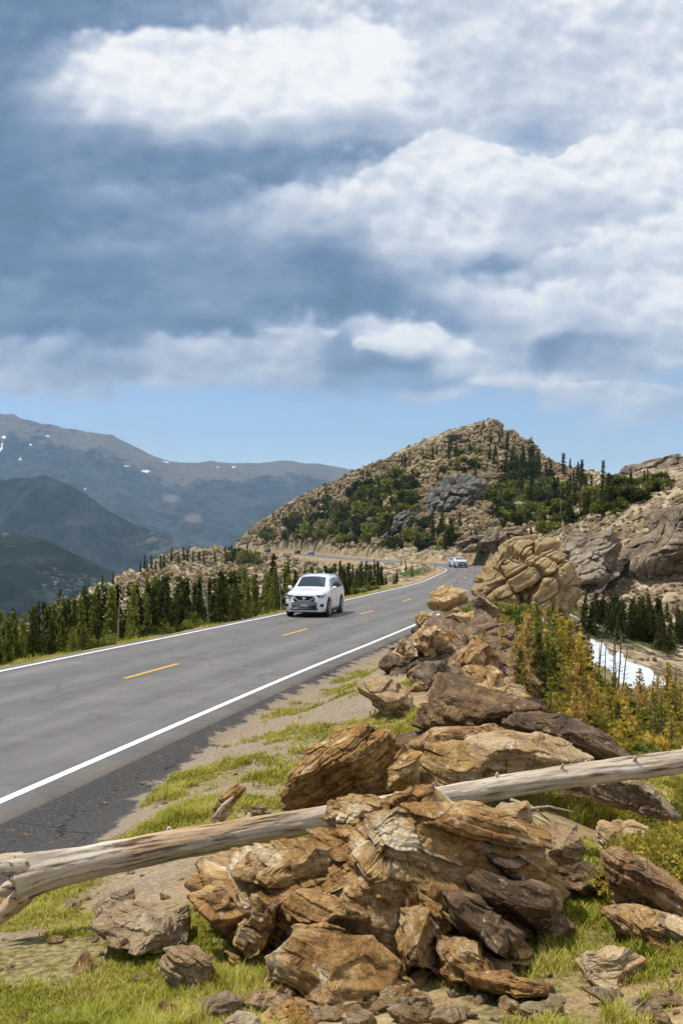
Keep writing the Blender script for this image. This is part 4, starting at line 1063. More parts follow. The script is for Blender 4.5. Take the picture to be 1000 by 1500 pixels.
# ------------------------------------------------------------------ loose stones: individual stones near, rubble as one mass
PROTO = []
for i in range(7):
    rg = np.random.default_rng(200 + i)
    an = np.linspace(0, 2 * math.pi, 10, endpoint=False)
    ol = [(math.cos(a) * rg.uniform(.38, .62), math.sin(a) * rg.uniform(.22, .42)) for a in an]
    PROTO.append(rock_mesh('boulder_block', ol, rg.uniform(.3, .5), n=14, seed=200 + i, layers=(.22, rg.uniform(-30, 30), 20), layer_amp=.05, groove=.03, facets=16, facet_lo=.5, fine=.01, rough=.08, sharp=True))
STONE_LABELS = {'verge': 'loose small stone on the grass and gravel between road and log',
                'talus': 'angular tan boulder lying among the talus on the rocky slopes'}
def scatter_stones(name, n, sampler, size, mats, label, group, cat):
    k = 0; tries = 0
    pr = {}
    while k < n and tries < n * 20:
        tries += 1
        p = sampler()
        if p is None: continue
        mt = mats[RNG.integers(len(mats))]
        pi = int(RNG.integers(len(PROTO)))
        key = (pi, mt.name)
        if key not in pr:
            me = PROTO[pi].copy(); me.materials.clear(); me.materials.append(mt); pr[key] = me
        o = obj(name, pr[key])
        s = size(p)
        o.location = (p[0], p[1], p[2] + s * .12)
        o.rotation_euler = (RNG.uniform(-.4, .4), RNG.uniform(-.4, .4), RNG.uniform(0, 6.28))
        o.scale = (s, s, s * RNG.uniform(.7, 1.1))
        tag(o, label, cat, group); k += 1

def near_sampler():
    px = RNG.uniform(-10, 1010); py = RNG.uniform(1000, 1500)
    p = hit(px, py)
    if p is None or p[1] > 16: return None
    lat, _, _ = road_lat(np.array([p[0]]), np.array([p[1]]))
    return p if lat[0] > 4.3 else None
scatter_stones('stone', 270, near_sampler, lambda p: float(np.clip(RNG.lognormal(-3.15, .6), .02, .22)), [ROCK_TAN, ROCK_GREY, ROCK_BROWN, ROCK_TAN],
               STONE_LABELS['verge'], 'loose stones on the near ground', 'stone')

def foot_sampler():
    px, py = [(RNG.uniform(250, 800), RNG.uniform(1445, 1505)), (RNG.uniform(560, 1000), RNG.uniform(1400, 1505)), (RNG.uniform(0, 330), RNG.uniform(1330, 1500)), (RNG.uniform(200, 560), RNG.uniform(1090, 1190))][int(RNG.choice(4, p=[.45, .25, .15, .15]))]
    return hit(px, py)
scatter_stones('stone', 110, foot_sampler, lambda p: float(np.clip(RNG.lognormal(-2.55, .5), .03, .17)), [ROCK_BROWN, ROCK_TAN, ROCK_GREY, ROCK_BROWN],
               'broken brown stone in the rubble around the foot of the huge boulder', 'rubble stones by the huge boulder', 'stone')
ROCKY_POLYS = [[(340, 800), (400, 752), (515, 690), (600, 662), (715, 620), (800, 672), (860, 695), (860, 740), (760, 780), (620, 800), (480, 806), (400, 800)],
               [(0, 930), (100, 885), (160, 862), (250, 815), (330, 803), (480, 820), (560, 830), (500, 850), (330, 860), (160, 900), (0, 960)],
               [(700, 800), (800, 770), (1000, 700), (1000, 900), (900, 950), (1000, 1000), (880, 930), (700, 830)]]
def talus_sampler():
    pl = ROCKY_POLYS[RNG.choice(3, p=[.66, .22, .12])]
    xs_ = [q[0] for q in pl]; ys_ = [q[1] for q in pl]
    px = RNG.uniform(min(xs_), max(xs_)); py = RNG.uniform(min(ys_), max(ys_))
    if not inpoly(np.array([px]), np.array([py]), pl)[0]: return None
    p = hit(px, py)
    if p is None or p[1] < 35: return None
    lat, _, _ = road_lat(np.array([p[0]]), np.array([p[1]]))
    return p if abs(lat[0]) > 6 else None
ROCK_TALUS = rock_mat('rock_talus', [(.28, (.045, .032, .018)), (.42, (.20, .145, .078)), (.52, (.34, .255, .145)), (.64, (.48, .37, .23)), (.78, (.60, .50, .35))], .35, .6, .5, .55)
scatter_stones('talus_boulder', 290, talus_sampler, lambda p: float(RNG.uniform(.0055, .013) * p[1]), [ROCK_TALUS], STONE_LABELS['talus'], 'boulders of the talus slopes', 'boulder')

def rubble(n):
    Vs, Fs, RK = [], [], []
    off = 0
    base = []
    for i in range(6):
        rg = np.random.default_rng(300 + i)
        D, Q = csphere(3)
        D = D.copy()
        for _ in range(9):
            nn = rg.normal(size=3); nn /= np.linalg.norm(nn); h = rg.uniform(.45, .8)
            D = D - np.maximum(D @ nn - h, 0)[:, None] * nn
        base.append((D, Q))
    k = 0
    while k < n:
        p = talus_sampler()
        if p is None: continue
        D, Q = base[int(RNG.integers(6))]
        s = RNG.uniform(.0013, .0042) * p[1] * np.array([RNG.uniform(.7, 1.3), RNG.uniform(.6, 1.1), RNG.uniform(.45, .9)])
        M = np.array(Matrix.Rotation(RNG.uniform(0, 6.28), 3, 'Z') @ Matrix.Rotation(RNG.uniform(-.6, .6), 3, 'X') @ Matrix.Rotation(RNG.uniform(-.6, .6), 3, 'Y'))
        v = (D * s) @ M.T
        Vs.append(v + p + np.array([0, 0, s[2] * .25])); Fs.append(Q[:, ::-1] + off); RK.append(v * 1.0 + k * 5.3); off += len(D); k += 1
    me = mesh_data('rubble', np.concatenate(Vs), [np.concatenate(Fs)], False)
    add_attr(me, 'rk', np.concatenate(RK), 'FLOAT_VECTOR')
    o = obj('rubble', me, ROCK_TALUS); tag(o, 'mass of small broken rock covering the talus slopes', 'rubble', None, 'stuff')
rubble(7500)

# ------------------------------------------------------------------ fallen log
def build_log():
    pts = [(20, 1290, 5.40, .112), (55, 1281, 5.45, .102), (100, 1270, 5.52, .095), (200, 1249, 5.72, .091), (350, 1221, 6.0, .085), (480, 1198, 6.25, .080), (640, 1170, 6.55, .080), (800, 1143, 6.8, .081), (1000, 1116, 7.05, .083), (1180, 1090, 7.3, .078)]
    C = np.array([P(a, b, c) for a, b, c, r in pts]); R = np.array([p[3] for p in pts])
    tt = np.linspace(0, 1, len(pts)); ts = np.linspace(0, 1, 460)
    # smooth path
    cc = catmull(np.concatenate([C, R[:, None]], 1), 60)
    L = np.concatenate([[0], np.cumsum(np.linalg.norm(np.diff(cc[:, :3], axis=0), axis=1))])
    s = np.linspace(0, L[-1], 460)
    c = np.stack([np.interp(s, L, cc[:, k]) for k in range(4)], 1)
    rr = c[:, 3]; c = c[:, :3]
    t = np.gradient(c, axis=0); t /= np.linalg.norm(t, axis=1)[:, None]
    a = np.cross(t, [0, 0, 1.0]); a /= np.linalg.norm(a, axis=1)[:, None]; b = np.cross(a, t)
    n = 72
    an = np.linspace(0, 2 * math.pi, n, endpoint=False)
    AN, S = np.meshgrid(an, s)
    q = np.stack([np.cos(AN) * .12, S, np.sin(AN) * .12], -1).reshape(-1, 3)
    tw = AN + S * .35
    ridge = fbm(np.stack([np.cos(tw).ravel() * 2.6, np.sin(tw).ravel() * 2.6, (S * .45).ravel()], 1), 4, 3).reshape(AN.shape)
    knots = fbm(q * np.array([9, 5, 9.]), 4, 8).reshape(AN.shape)
    flare = np.exp(-S / .16)
    lob = fbm(np.stack([np.cos(AN).ravel() * 1.7, np.sin(AN).ravel() * 1.7, (S * 1.5).ravel()], 1), 3, 12).reshape(AN.shape)
    crk = -np.exp(-((np.abs(ridge) - .02) / .03) ** 2) * .035
    RR = rr[:, None] * (1 + .15 * ridge + .11 * knots + crk * 1.6 + flare * (.20 + .45 * lob))
    V = c[:, None, :] + RR[:, :, None] * (np.cos(AN)[:, :, None] * a[:, None, :] + np.sin(AN)[:, :, None] * b[:, None, :])
    k = len(s); ii = np.arange(k * n).reshape(k, n)
    jn = np.roll(ii, -1, axis=1)
    quads = np.stack([ii[:-1], jn[:-1], jn[1:], ii[1:]], -1).reshape(-1, 4)
    V = V.reshape(-1, 3)
    # broken root end: hollowed disc
    m = 6
    rings = [V[:n]]
    Vx = [V]; rk = [q]
    base = len(V); prev = ii[0]
    fx = []
    for j in range(1, m + 1):
        f = 1 - j / m
        ring = c[0] + (V[:n] - c[0]) * (f * .96 + .0) + t[0] * (.11 * (1 - f) - .06 * np.abs(vnoise(np.stack([np.cos(an) * 3 * f, np.sin(an) * 3 * f, an * 0 + 5], 1), 4)))[:, None]
        Vx.append(ring); rk.append(np.stack([np.cos(an) * .1 * f, an * 0 + j * .03, np.sin(an) * .1 * f], 1))
        cur = base + (j - 1) * n + np.arange(n)
        fx.append(np.stack([prev, cur, np.roll(cur, -1), np.roll(prev, -1)], 1)); prev = cur
    endcap = None
    Vall = np.concatenate(Vx)
    me = mesh_data('trunk', Vall, [quads, np.concatenate(fx)], True)
    add_attr(me, 'rk', np.concatenate(rk), 'FLOAT_VECTOR')
    root = empty('fallen_log', tuple(c[0]))
    tag(root, 'long bleached dead tree trunk lying across the foreground behind the huge boulder', 'log')
    o = obj('trunk', me, LOGWOOD, root); o.location = tuple(-c[0])
    # broken branch stubs
    def stub(f, ang, ln, r, sag=0.0):
        i = int(f * (len(s) - 1)); dirv = math.cos(ang) * a[i] + math.sin(ang) * b[i]
        p0 = c[i] + dirv * rr[i] * .7 - c[0]
        ptsb = [p0 + dirv * (ln + rr[i] * .3) * u + np.array([0, 0, -sag * u * u]) + t[i] * ln * .25 * u for u in (0, .35, .7, 1)]
        mb = MB(); mb.tube(ptsb, [r * 1.5, r, r * .8, r * .4], 9)
        me = mb.mesh('branch_stub', True)
        co = np.array([v.co for v in me.vertices]); add_attr(me, 'rk', np.stack([co[:, 0], co[:, 2] * .5, co[:, 1]], 1), 'FLOAT_VECTOR')
        obj('branch_stub', me, LOGWOOD, root)
    for f, ang, ln, r in [(.335, rad(195), .05, .020), (.42, rad(200), .035, .022), (.30, rad(-80), .10, .016), (.53, rad(205), .03, .02), (.605, rad(210), .05, .018), (.66, rad(240), .06, .016), (.705, rad(215), .08, .018), (.745, rad(60), .04, .016),
                          (.76, rad(225), .10, .016), (.82, rad(100), .03, .018), (.25, rad(110), .03, .02), (.16, rad(120), .025, .02), (.685, rad(265), .10, .012), (.79, rad(205), .05, .016), (.56, rad(90), .03, .015), (.48, rad(120), .03, .014), (.58, rad(190), .04, .015), (.63, rad(200), .035, .014), (.645, rad(70), .04, .013), (.69, rad(150), .05, .014), (.73, rad(200), .06, .014), (.775, rad(170), .04, .015), (.20, rad(200), .03, .016), (.38, rad(160), .03, .014), (.44, rad(235), .05, .013)]:
        stub(f, ang, ln, r)
    # root spurs
    for ang, ln, r in [(rad(262), .13, .042), (rad(215), .06, .045), (rad(120), .04, .04), (rad(60), .05, .04), (rad(310), .06, .04)]:
        dirv = math.cos(ang) * a[0] + math.sin(ang) * b[0]
        p0 = t[10] * .12
        ptsb = [p0, p0 + dirv * .10 - t[0] * .08, p0 + dirv * (.10 + ln * .5) - t[0] * .17, p0 + dirv * (.10 + ln) - t[0] * .22]
        mb = MB(); mb.tube(ptsb, [r * 1.6, r * 1.3, r * .85, r * .3], 10)
        me = mb.mesh('root', True); co = np.array([v.co for v in me.vertices])
        co2 = co + dirv * 0 + np.array(np.stack([vnoise(co * 14 + 3, 5), vnoise(co * 14 + 9, 6), vnoise(co * 14, 7)], 1)) * .018
        me.vertices.foreach_set('co', co2.astype(np.float32).ravel())
        add_attr(me, 'rk', np.stack([co[:, 1], co[:, 0] * .6, co[:, 2]], 1), 'FLOAT_VECTOR')
        obj('root', me, LOGWOOD, root)
build_log()
def dead_branch(px, py, d, pts, r, label):
    p0 = P(px, py, d)
    mb = MB(); P3 = [np.array(q, float) for q in pts]
    mb.tube(P3, np.linspace(r, r * .4, len(P3)), 7)
    me = mb.mesh('dead_branch', True); co = np.array([v.co for v in me.vertices])
    add_attr(me, 'rk', np.stack([co[:, 1], co[:, 0] * .8, co[:, 2]], 1), 'FLOAT_VECTOR')
    o = obj('dead_branch', me, LOGWOOD); o.location = p0
    tag(o, label, 'branch', 'dead branches on the ground')
dead_branch(312, 1200, 7.6, [(0, 0, -.02), (.08, 0, .1), (.16, .02, .17)], .028, 'short dark dead branch propping up the pale stone behind the log')
for i, pp in enumerate([[(0, 0, 0), (.15, .05, -.06), (.28, .02, -.16)], [(0, 0, -.03), (.1, -.03, -.1), (.2, -.08, -.2)], [(0, 0, -.02), (.2, .0, .0), (.38, .05, -.05)], [(.05, 0, -.02), (.2, -.05, -.1), (.36, -.06, -.13)]]):
    dead_branch(748 + i * 6, 1172 + i * 5, 6.5, pp, .012, 'thin bare grey twig hanging below the right half of the log')
# ------------------------------------------------------------------ vegetation
def tri_cloud(C, size, rg, outw=None, aspect=.38):
    """one small leaf-like triangle at each point of C"""
    n = len(C)
    d = rg.normal(size=(n, 3))
    if outw is not None: d = d * .75 + outw
    d /= np.linalg.norm(d, axis=1)[:, None]
    e = np.cross(d, rg.normal(size=(n, 3))); e /= np.linalg.norm(e, axis=1)[:, None]
    sz = (size * rg.uniform(.6, 1.4, n))[:, None] if np.ndim(size) == 0 else (size * rg.uniform(.6, 1.4, n))[:, None]
    a = C - d * sz * .5 + e * sz * aspect; b = C - d * sz * .5 - e * sz * aspect; c = C + d * sz * .6
    V = np.stack([a, b, c], 1).reshape(-1, 3)
    return V, np.arange(3 * n).reshape(n, 3)

def conifer_mesh(h, r, seed, whorls=26, per=6, clumps=5, leaf=.10, fill=1.0, droop=.25, base=.08, gaps=.12, tip=.9):
    rg = np.random.default_rng(seed)
    pts, outs, szs = [], [], []
    mb = MB()
    wob = rg.normal(size=2) * .02 * h
    mb.tube([(0, 0, -.4), (wob[0] * .3, wob[1] * .3, h * .35), (wob[0], wob[1], h * .7), (wob[0], wob[1], h * .98)], [h * .022 + .012, h * .018 + .01, h * .010 + .006, .005], 6)
    sec = [rg.uniform(.72, 1.15) for _ in range(8)]
    for w_ in range(whorls):
        z = h * (base + (1 - base) * (w_ + rg.uniform(0, .8)) / whorls)
        f = 1 - z / h
        for k in range(per):
            if rg.random() < gaps: continue
            az = rg.uniform(0, 2 * math.pi)
            L = r * (f ** tip * .95 + .06) * rg.uniform(.55, 1.15) * sec[int(az / 6.2832 * 8) % 8]
            dirv = np.array([math.cos(az), math.sin(az), rg.uniform(-.1, .25)])
            m = max(2, int(clumps * (.4 + f) * fill))
            t = rg.uniform(.12, 1, m) ** .8
            p = np.array([wob[0] * z / h, wob[1] * z / h, z]) + dirv * (L * t)[:, None]
            p[:, 2] -= droop * L * t * t
            p += rg.normal(size=p.shape) * leaf * .35
            pts.append(p); outs.append(np.repeat(dirv[None, :], m, 0)); szs.append(np.full(m, leaf))
            if L > r * .5 and rg.random() < .25:
                c0 = np.array([wob[0] * z / h, wob[1] * z / h, z])
                mb.tube([c0, c0 + dirv * L * .8 - np.array([0, 0, droop * L * .6])], [.008 * h ** .5, .003], 4, False)
    V, Fc = tri_cloud(np.concatenate(pts), np.concatenate(szs), rg, np.concatenate(outs) * .9)
    return mb.mesh('trunk', True), mesh_data('crown', V, [Fc], False)

def bush_mesh(rx, ry, h, seed, n=900, leaf=.12, lumps=7):
    rg = np.random.default_rng(seed)
    cs = np.stack([rg.uniform(-.75, .75, lumps) * rx, rg.uniform(-.75, .75, lumps) * ry, rg.uniform(.15, .6, lumps) * h], 1)
    rs = rg.uniform(.3, .55, lumps)
    i = rg.integers(0, lumps, n)
    d = rg.normal(size=(n, 3)); d /= np.linalg.norm(d, axis=1)[:, None]
    rr = rg.uniform(.55, 1, n)[:, None]
    p = cs[i] + d * rr * rs[i][:, None] * np.array([rx, ry, h * .9])
    p[:, 2] = np.abs(p[:, 2])
    V, Fc = tri_cloud(p, leaf, rg, d * .6 + np.array([0, 0, .3]), .42)
    mb = MB()
    for k in range(lumps):
        mb.tube([(0, 0, -.1), tuple(cs[k] * .5), tuple(cs[k])], [.03 * h + .01, .02 * h, .008], 5, False)
    return mb.mesh('stem', True), mesh_data('crown', V, [Fc], False)

def snag_mesh(h, seed, br=9, lean=.06):
    rg = np.random.default_rng(seed)
    mb = MB(); l = rg.normal(size=2) * lean * h
    z = np.linspace(0, 1, 7)
    pts = np.stack([l[0] * z ** 1.4 + rg.normal(size=7) * .008 * h, l[1] * z ** 1.4, h * z - .3 * (z == 0)], 1)
    mb.tube(pts, h * (.013 - .010 * z) + .006, 7)
    for k in range(br):
        f = rg.uniform(.25, .95); c = np.array([np.interp(f, z, pts[:, j]) for j in range(3)])
        az = rg.uniform(0, 6.28); L = h * rg.uniform(.05, .16) * (1.15 - f)
        d = np.array([math.cos(az), math.sin(az), rg.uniform(-.2, .5)])
        mb.tube([c, c + d * L * .6, c + d * L + np.array([0, 0, L * .2])], [.006 * h ** .7, .004 * h ** .7, .002], 4, False)
    return mb.mesh('dead_trunk', True)

def proto_tree(name, meshes, leaf_mat, bark, label, cat, group, stem='trunk', scale=1.0):
    t, c = meshes
    root = empty(name)
    obj(stem, t, bark, root); obj('crown', c, leaf_mat, root)
    tag(root, label, cat, group)
    return root
PROTOS = {}
def plant(key, p, s, label=None, rz=None, sz=None):
    lst = PROTOS[key]
    o = lst[int(RNG.integers(len(lst)))]
    if not o.get('_used'):
        o['_used'] = 1
        c = o
    else:
        c = copy_tree(o)
    c.location = (p[0], p[1], p[2] - .05); c.rotation_euler = (RNG.uniform(-.04, .04), RNG.uniform(-.04, .04), RNG.uniform(0, 6.28) if rz is None else rz)
    sz = sz or RNG.uniform(.85, 1.2)
    c.scale = (s, s, s * sz)
    if label: c['label'] = label
    return c

G1L = 'spruces and pines below the far edge of the road'
PROTOS['pine'] = [proto_tree('pine_tree', conifer_mesh(4.0, [1.25, 1.0, 1.5, .85, 1.2, .9][i], 400 + i, 24, 7, 8, .20, 1.0, .32, .03, .14, [1.35, 1.2, 1.4, 1.25, 1.3, 1.2][i]), [PINE, PINE_DARK, PINE, PINE, PINE_LIGHT, PINE][i], BARK,
                  'dark green conifer in the dense stand below the far edge of the road', 'tree', G1L) for i in range(6)]
PROTOS['bright'] = [proto_tree('pine_tree', conifer_mesh(2.4, .85, 420 + i, 18, 7, 6, .17, 1.0, .15, .02, .1, .65), PINE_LIGHT, BARK,
                    'bright green bushy conifer at the left end of the roadside stand', 'tree', 'bright young conifers at the left') for i in range(2)]
PROTOS['spur'] = [proto_tree('pine_tree', conifer_mesh(4.0, .75, 430 + i, 22, 6, 5, .22, 1.0, .3, .05, .12), PINE, BARK,
                  'small conifer standing on the rocky spur beyond the roadside stand', 'tree', 'conifers on the rocky spur') for i in range(2)]
PROTOS['hillpine'] = [proto_tree('conifer_tree', conifer_mesh(4.0, [.7, .9][i], 440 + i, 18, 6, 4, .30, 1.0, .3, .05, .12), [PINE_DARK, PINE][i], BARK,  # same conifers as the roadside pines, not a separate species
                      'small dark conifer on the rocky slope of the peak', 'tree', 'conifers on the peak slope') for i in range(2)]
PROTOS['hillshrub'] = [proto_tree('shrub', bush_mesh(1.3, 1.1, [1.1, 1.5, .9, 1.3][i], 450 + i, 420, .30, 7), [SHRUB_GREEN, PINE, SHRUB_GREEN, PINE_DARK][i], BARK,
                       'low green shrub thicket patch on the slope of the peak', 'shrub', 'shrubs on the peak slope', 'stem') for i in range(4)]
PROTOS['rightdark'] = [proto_tree('conifer_tree', conifer_mesh(3.6, [1.1, .95, 1.3][i], 460 + i, 22, 7, 6, .20, 1.0, .25, .02, .10), [PINE_DARK, PINE, PINE_DARK][i], BARK_BROWN,  # also the same conifers as the roadside pines
                       'dark conifer in the shaded row at the foot of the right cliff', 'tree', 'dark conifers below the right cliff') for i in range(3)]
PROTOS['yellow'] = [proto_tree('spruce_tree', conifer_mesh(2.4, [1.0, .85, 1.15, .9, 1.0][i], 470 + i, 15, 6, 11, .105, 1.0, .05, .06, .2, .75), [SPRUCE_YELLOW, SPRUCE_BROWN, SPRUCE_YELLOW, SPRUCE_BROWN, SPRUCE_YELLOW][i], BARK_BROWN,
                    'yellowing sparse spruce among the sparse trees filling the gully right of the rocks', 'tree', 'yellowing spruces in the gully') for i in range(5)]
PROTOS['gullygreen'] = [proto_tree('spruce_tree', conifer_mesh(2.6, [.95, .8, 1.05][i], 480 + i, 18, 7, 10, .11, 1.0, .15, .03, .15, .9), [PINE_LIGHT, PINE, PINE_LIGHT][i], BARK_BROWN,
                        'green spruce between the yellowing trees in the gully', 'tree', 'green spruces in the gully') for i in range(3)]
PROTOS['juniper'] = [proto_tree('juniper_shrub', bush_mesh(.42, .36, .26, 490 + i, 6500, .019, 13), JUNIPER, BARK_BROWN,
                     'low juniper mat turning yellow at its tips under the right end of the log', 'shrub', 'juniper mats under the log', 'stem') for i in range(3)]
PROTOS['mat'] = [proto_tree('dwarf_shrub', bush_mesh(.7, .6, .32, 500 + i, 1800, .07, 9), [SPRUCE_YELLOW, PINE_LIGHT, JUNIPER][i], BARK_BROWN,
                 'low yellow brown shrub in the gully between the spruces', 'shrub', 'low shrubs in the gully', 'stem') for i in range(3)]
PROTOS['verge'] = [proto_tree('bush', bush_mesh(.9, .8, [1.2, .8, 1.0][i], 540 + i, 700, .14, 8), [PINE_LIGHT, SHRUB_GREEN, PINE][i], BARK,
                   'low green bush at the foot of the conifers along the far road verge', 'shrub', 'bushes along the far road verge', 'stem') for i in range(3)]
PROTOS['snag'] = []
for i in range(3):
    o = obj('dead_tree', snag_mesh(4.0, 510 + i), BARK_DEAD)
    tag(o, 'bare bleached dead trunk standing among the roadside conifers', 'tree', 'dead trunks in the roadside stand'); PROTOS['snag'].append(o)
PROTOS['hillsnag'] = []
for i in range(2):
    o = obj('dead_tree', snag_mesh(4.0, 520 + i, 14, .1), BARK_DEAD)
    tag(o, 'bare dead tree on the skyline slope of the peak', 'tree', 'dead trees on the peak'); PROTOS['hillsnag'].append(o)
PROTOS['gullysnag'] = []
for i in range(3):
    o = obj('dead_tree', snag_mesh(2.6, 530 + i, 16, .06), BARK)
    tag(o, 'thin dead trunk in the gully in front of the snow patch', 'tree', 'thin dead trunks in the gully'); PROTOS['gullysnag'].append(o)

# --- stand below the far edge of the road
def road_frame(y):
    j = int(np.argmin(np.abs(ROAD_XY[:340, 1] - y)))
    return ROAD_XY[j], ROAD_N[j], ROAD_Z[j]
cnt = 0; tries = 0
while cnt < 285 and tries < 15000:
    tries += 1
    px = RNG.uniform(-40, 605)
    y0 = np.interp(px, [-40, 0, 160, 330, 450, 560, 600], [22, 24, 29, 38, 50, 74, 86])
    d = y0 * (1 + RNG.uniform(.06, .95) ** 1.3 * np.interp(px, [0, 200, 450, 600], [.75, .8, 1.1, .7]))
    x = (px - 500) / F * d
    lat, rz_, s_ = road_lat(np.array([x]), np.array([d]))
    if lat[0] > -5.6: continue
    z = zat(x, d)
    # tops follow the line seen against the spur and the far road
    top = np.interp(px, [-40, 0, 60, 120, 200, 260, 330, 400, 450, 520, 590], [917, 910, 884, 866, 851, 844, 835, 825, 824, 820, 822]) + RNG.exponential(26) - 6
    ht = (750 - top) / F * d - z
    if ht < .9: continue
    ht = min(ht, RNG.uniform(3.0, 6.6)) * RNG.uniform(.8, 1.0)
    plant('pine', (x, d, z), ht / 4.0 * .95, sz=RNG.uniform(.9, 1.2)); cnt += 1
    for _ in range(int(RNG.integers(0, 4))):
        if cnt >= 285: break
        x2 = x + RNG.normal() * .9; d2 = d + RNG.normal() * .9
        if road_lat(np.array([x2]), np.array([d2]))[0][0] > -5.4: continue
        plant('pine', (x2, d2, zat(x2, d2)), ht / 4.0 * RNG.uniform(.35, .85), sz=RNG.uniform(.75, 1.15)); cnt += 1
for px, py, hh in [(20, 972, 62), (45, 968, 70), (70, 966, 58), (88, 960, 50), (105, 962, 40), (0, 975, 70), (-15, 978, 75), (130, 955, 36)]:
    p = hit(px, py - 4)
    if p is not None: plant('bright', p, hh / F * p[1] / 2.4)
for px, top, base in [(116, 905, 955), (172, 872, 950), (232, 842, 935), (305, 852, 920), (452, 806, 870), (468, 810, 868), (606, 818, 846), (412, 838, 890)]:
    y0 = np.interp(px, [-40, 0, 160, 330, 450, 560, 600], [22, 24, 29, 38, 50, 74, 86]) * RNG.uniform(1.1, 1.3)
    x = (px - 500) / F * y0; z = zat(x, y0)
    plant('snag', (x, y0, z), ((750 - top) / F * y0 - z) / 4.0, sz=1)
PROTOS['spire'] = [proto_tree('spruce_tree', conifer_mesh(4.0, [.95, 1.15, .8][i], 550 + i, 26, 7, 6, .19, 1.0, .35, .02, .12, [1.2, 1.35, 1.1][i]), [PINE, PINE_DARK, PINE_LIGHT][i], BARK,  # more of the roadside pine stand, only narrower; not a separate species
                   'narrow pointed conifer crowded into the stand below the far edge of the road', 'tree', 'pointed conifers in the roadside stand') for i in range(3)]
k = 0
while k < 140:
    px = RNG.uniform(-40, 605)
    y0 = np.interp(px, [-40, 0, 160, 330, 450, 560, 600], [22, 24, 29, 38, 50, 74, 86])
    d = y0 * (1 + RNG.uniform(.10, .55) * np.interp(px, [0, 200, 450, 600], [.75, .8, 1.1, .7]))
    x = (px - 500) / F * d
    if road_lat(np.array([x]), np.array([d]))[0][0] > -5.8: continue
    z = zat(x, d)
    top = np.interp(px, [-40, 0, 60, 120, 200, 260, 330, 400, 450, 520, 590], [915, 908, 885, 868, 852, 844, 836, 828, 828, 824, 826]) + RNG.exponential(16) - 4
    ht = (750 - top) / F * d - z
    if ht < .8: continue
    plant('spire', (x, d, z), min(ht, 6.0) / 4.0, sz=1.0); k += 1
for i in range(70):
    sv = RNG.uniform(S_AT(13), S_AT(78)); lv = -5.3 - RNG.exponential(1.6)
    x, d = [float(np.interp(sv, ROAD_S, ROAD_XY[:, j]) + np.interp(sv, ROAD_S, ROAD_N[:, j]) * lv) for j in (0, 1)]
    plant('verge', (x, d, zat(x, d)), RNG.uniform(.35, .8))
# --- spur crest
for px, top in [(12, 896), (20, 890), (32, 905), (55, 880), (85, 862), (122, 855), (150, 852), (165, 845), (60, 898), (96, 870), (205, 822), (212, 818), (222, 815), (228, 822), (240, 812), (252, 800), (262, 806), (270, 800), (282, 806), (292, 812), (300, 808), (316, 810), (236, 826), (250, 822),
                (275, 818), (290, 824), (215, 832), (340, 805), (362, 806), (350, 812)]:
    d = np.interp(px, [0, 100, 160, 250, 330], [76, 100, 130, 270, 400]) * RNG.uniform(.9, .99)
    x = (px - 500) / F * d; z = zat(x, d)
    h_ = np.clip((750 - top) / F * d - z, .016 * d, .045 * d)
    plant('spur', (x, d, z), h_ / 4.0, sz=1)
for px, py, hh in [(343, 825, 26), (365, 826, 24)]:
    p = hit(px, py)
    if p is not None: plant('hillshrub', p, hh / F * p[1] / 1.6, label='round dark bush just below the leftmost bend of the far road', sz=1.3)
# --- peak slope
def fill(key, n, poly, hpx, base_h, label=None, top=None):
    xs_ = [q[0] for q in poly]; ys_ = [q[1] for q in poly]
    k = 0; t = 0
    while k < n and t < n * 40:
        t += 1
        px = RNG.uniform(min(xs_), max(xs_)); py = RNG.uniform(min(ys_), max(ys_))
        if not inpoly(np.array([px]), np.array([py]), poly)[0]: continue
        p = hit(px, py)
        if p is None: continue
        lat, _, _ = road_lat(p[:1], p[1:2])
        if abs(lat[0]) < 5.5: continue
        hp = RNG.uniform(*hpx)
        if top is not None:
            hp = min(hp, py - np.interp(px, [a for a, b in top], [b for a, b in top]) - RNG.exponential(6))
            if hp < 10: continue
        plant(key, p, hp / F * p[1] / base_h, label); k += 1
SHRUB_A = [(385, 790), (440, 762), (500, 740), (545, 715), (590, 692), (618, 706), (614, 745), (575, 780), (530, 800), (470, 792), (430, 792)]
fill('hillshrub', 120, SHRUB_A, (13, 25), 1.5)
fill('hillshrub', 22, [(540, 800), (560, 780), (640, 770), (700, 785), (660, 800), (600, 808)], (10, 20), 1.5)
fill('hillshrub', 26, [(600, 690), (630, 665), (700, 640), (720, 680), (660, 705)], (7, 13), 1.5)
fill('hillshrub', 62, [(718, 720), (730, 690), (770, 695), (830, 715), (860, 725), (830, 760), (760, 780), (725, 765)], (14, 26), 1.5)
fill('hillshrub', 45, [(795, 785), (810, 745), (870, 720), (950, 705), (990, 712), (920, 745), (850, 765)], (14, 26), 1.5)
fill('hillshrub', 18, [(420, 752), (520, 705), (600, 672), (600, 690), (520, 725), (430, 765)], (6, 12), 1.5)
fill('hillpine', 40, [(735, 720), (740, 660), (790, 690), (860, 700), (850, 730), (800, 760)], (20, 42), 4.2)
fill('hillpine', 26, [(560, 730), (600, 690), (720, 640), (760, 680), (700, 730)], (14, 30), 4.2)
fill('hillpine', 30, [(790, 770), (850, 720), (960, 700), (930, 740), (830, 775)], (20, 40), 4.2)
fill('hillpine', 16, [(560, 803), (580, 770), (680, 770), (700, 795), (660, 805)], (20, 40), 4.2)
fill('hillpine', 34, [(350, 795), (400, 760), (600, 672), (715, 625), (880, 695), (870, 705), (715, 640), (600, 690), (400, 775)], (8, 20), 4.2)
fill('hillsnag', 14, [(400, 760), (600, 670), (640, 655), (620, 690), (420, 775)], (14, 26), 4.0)
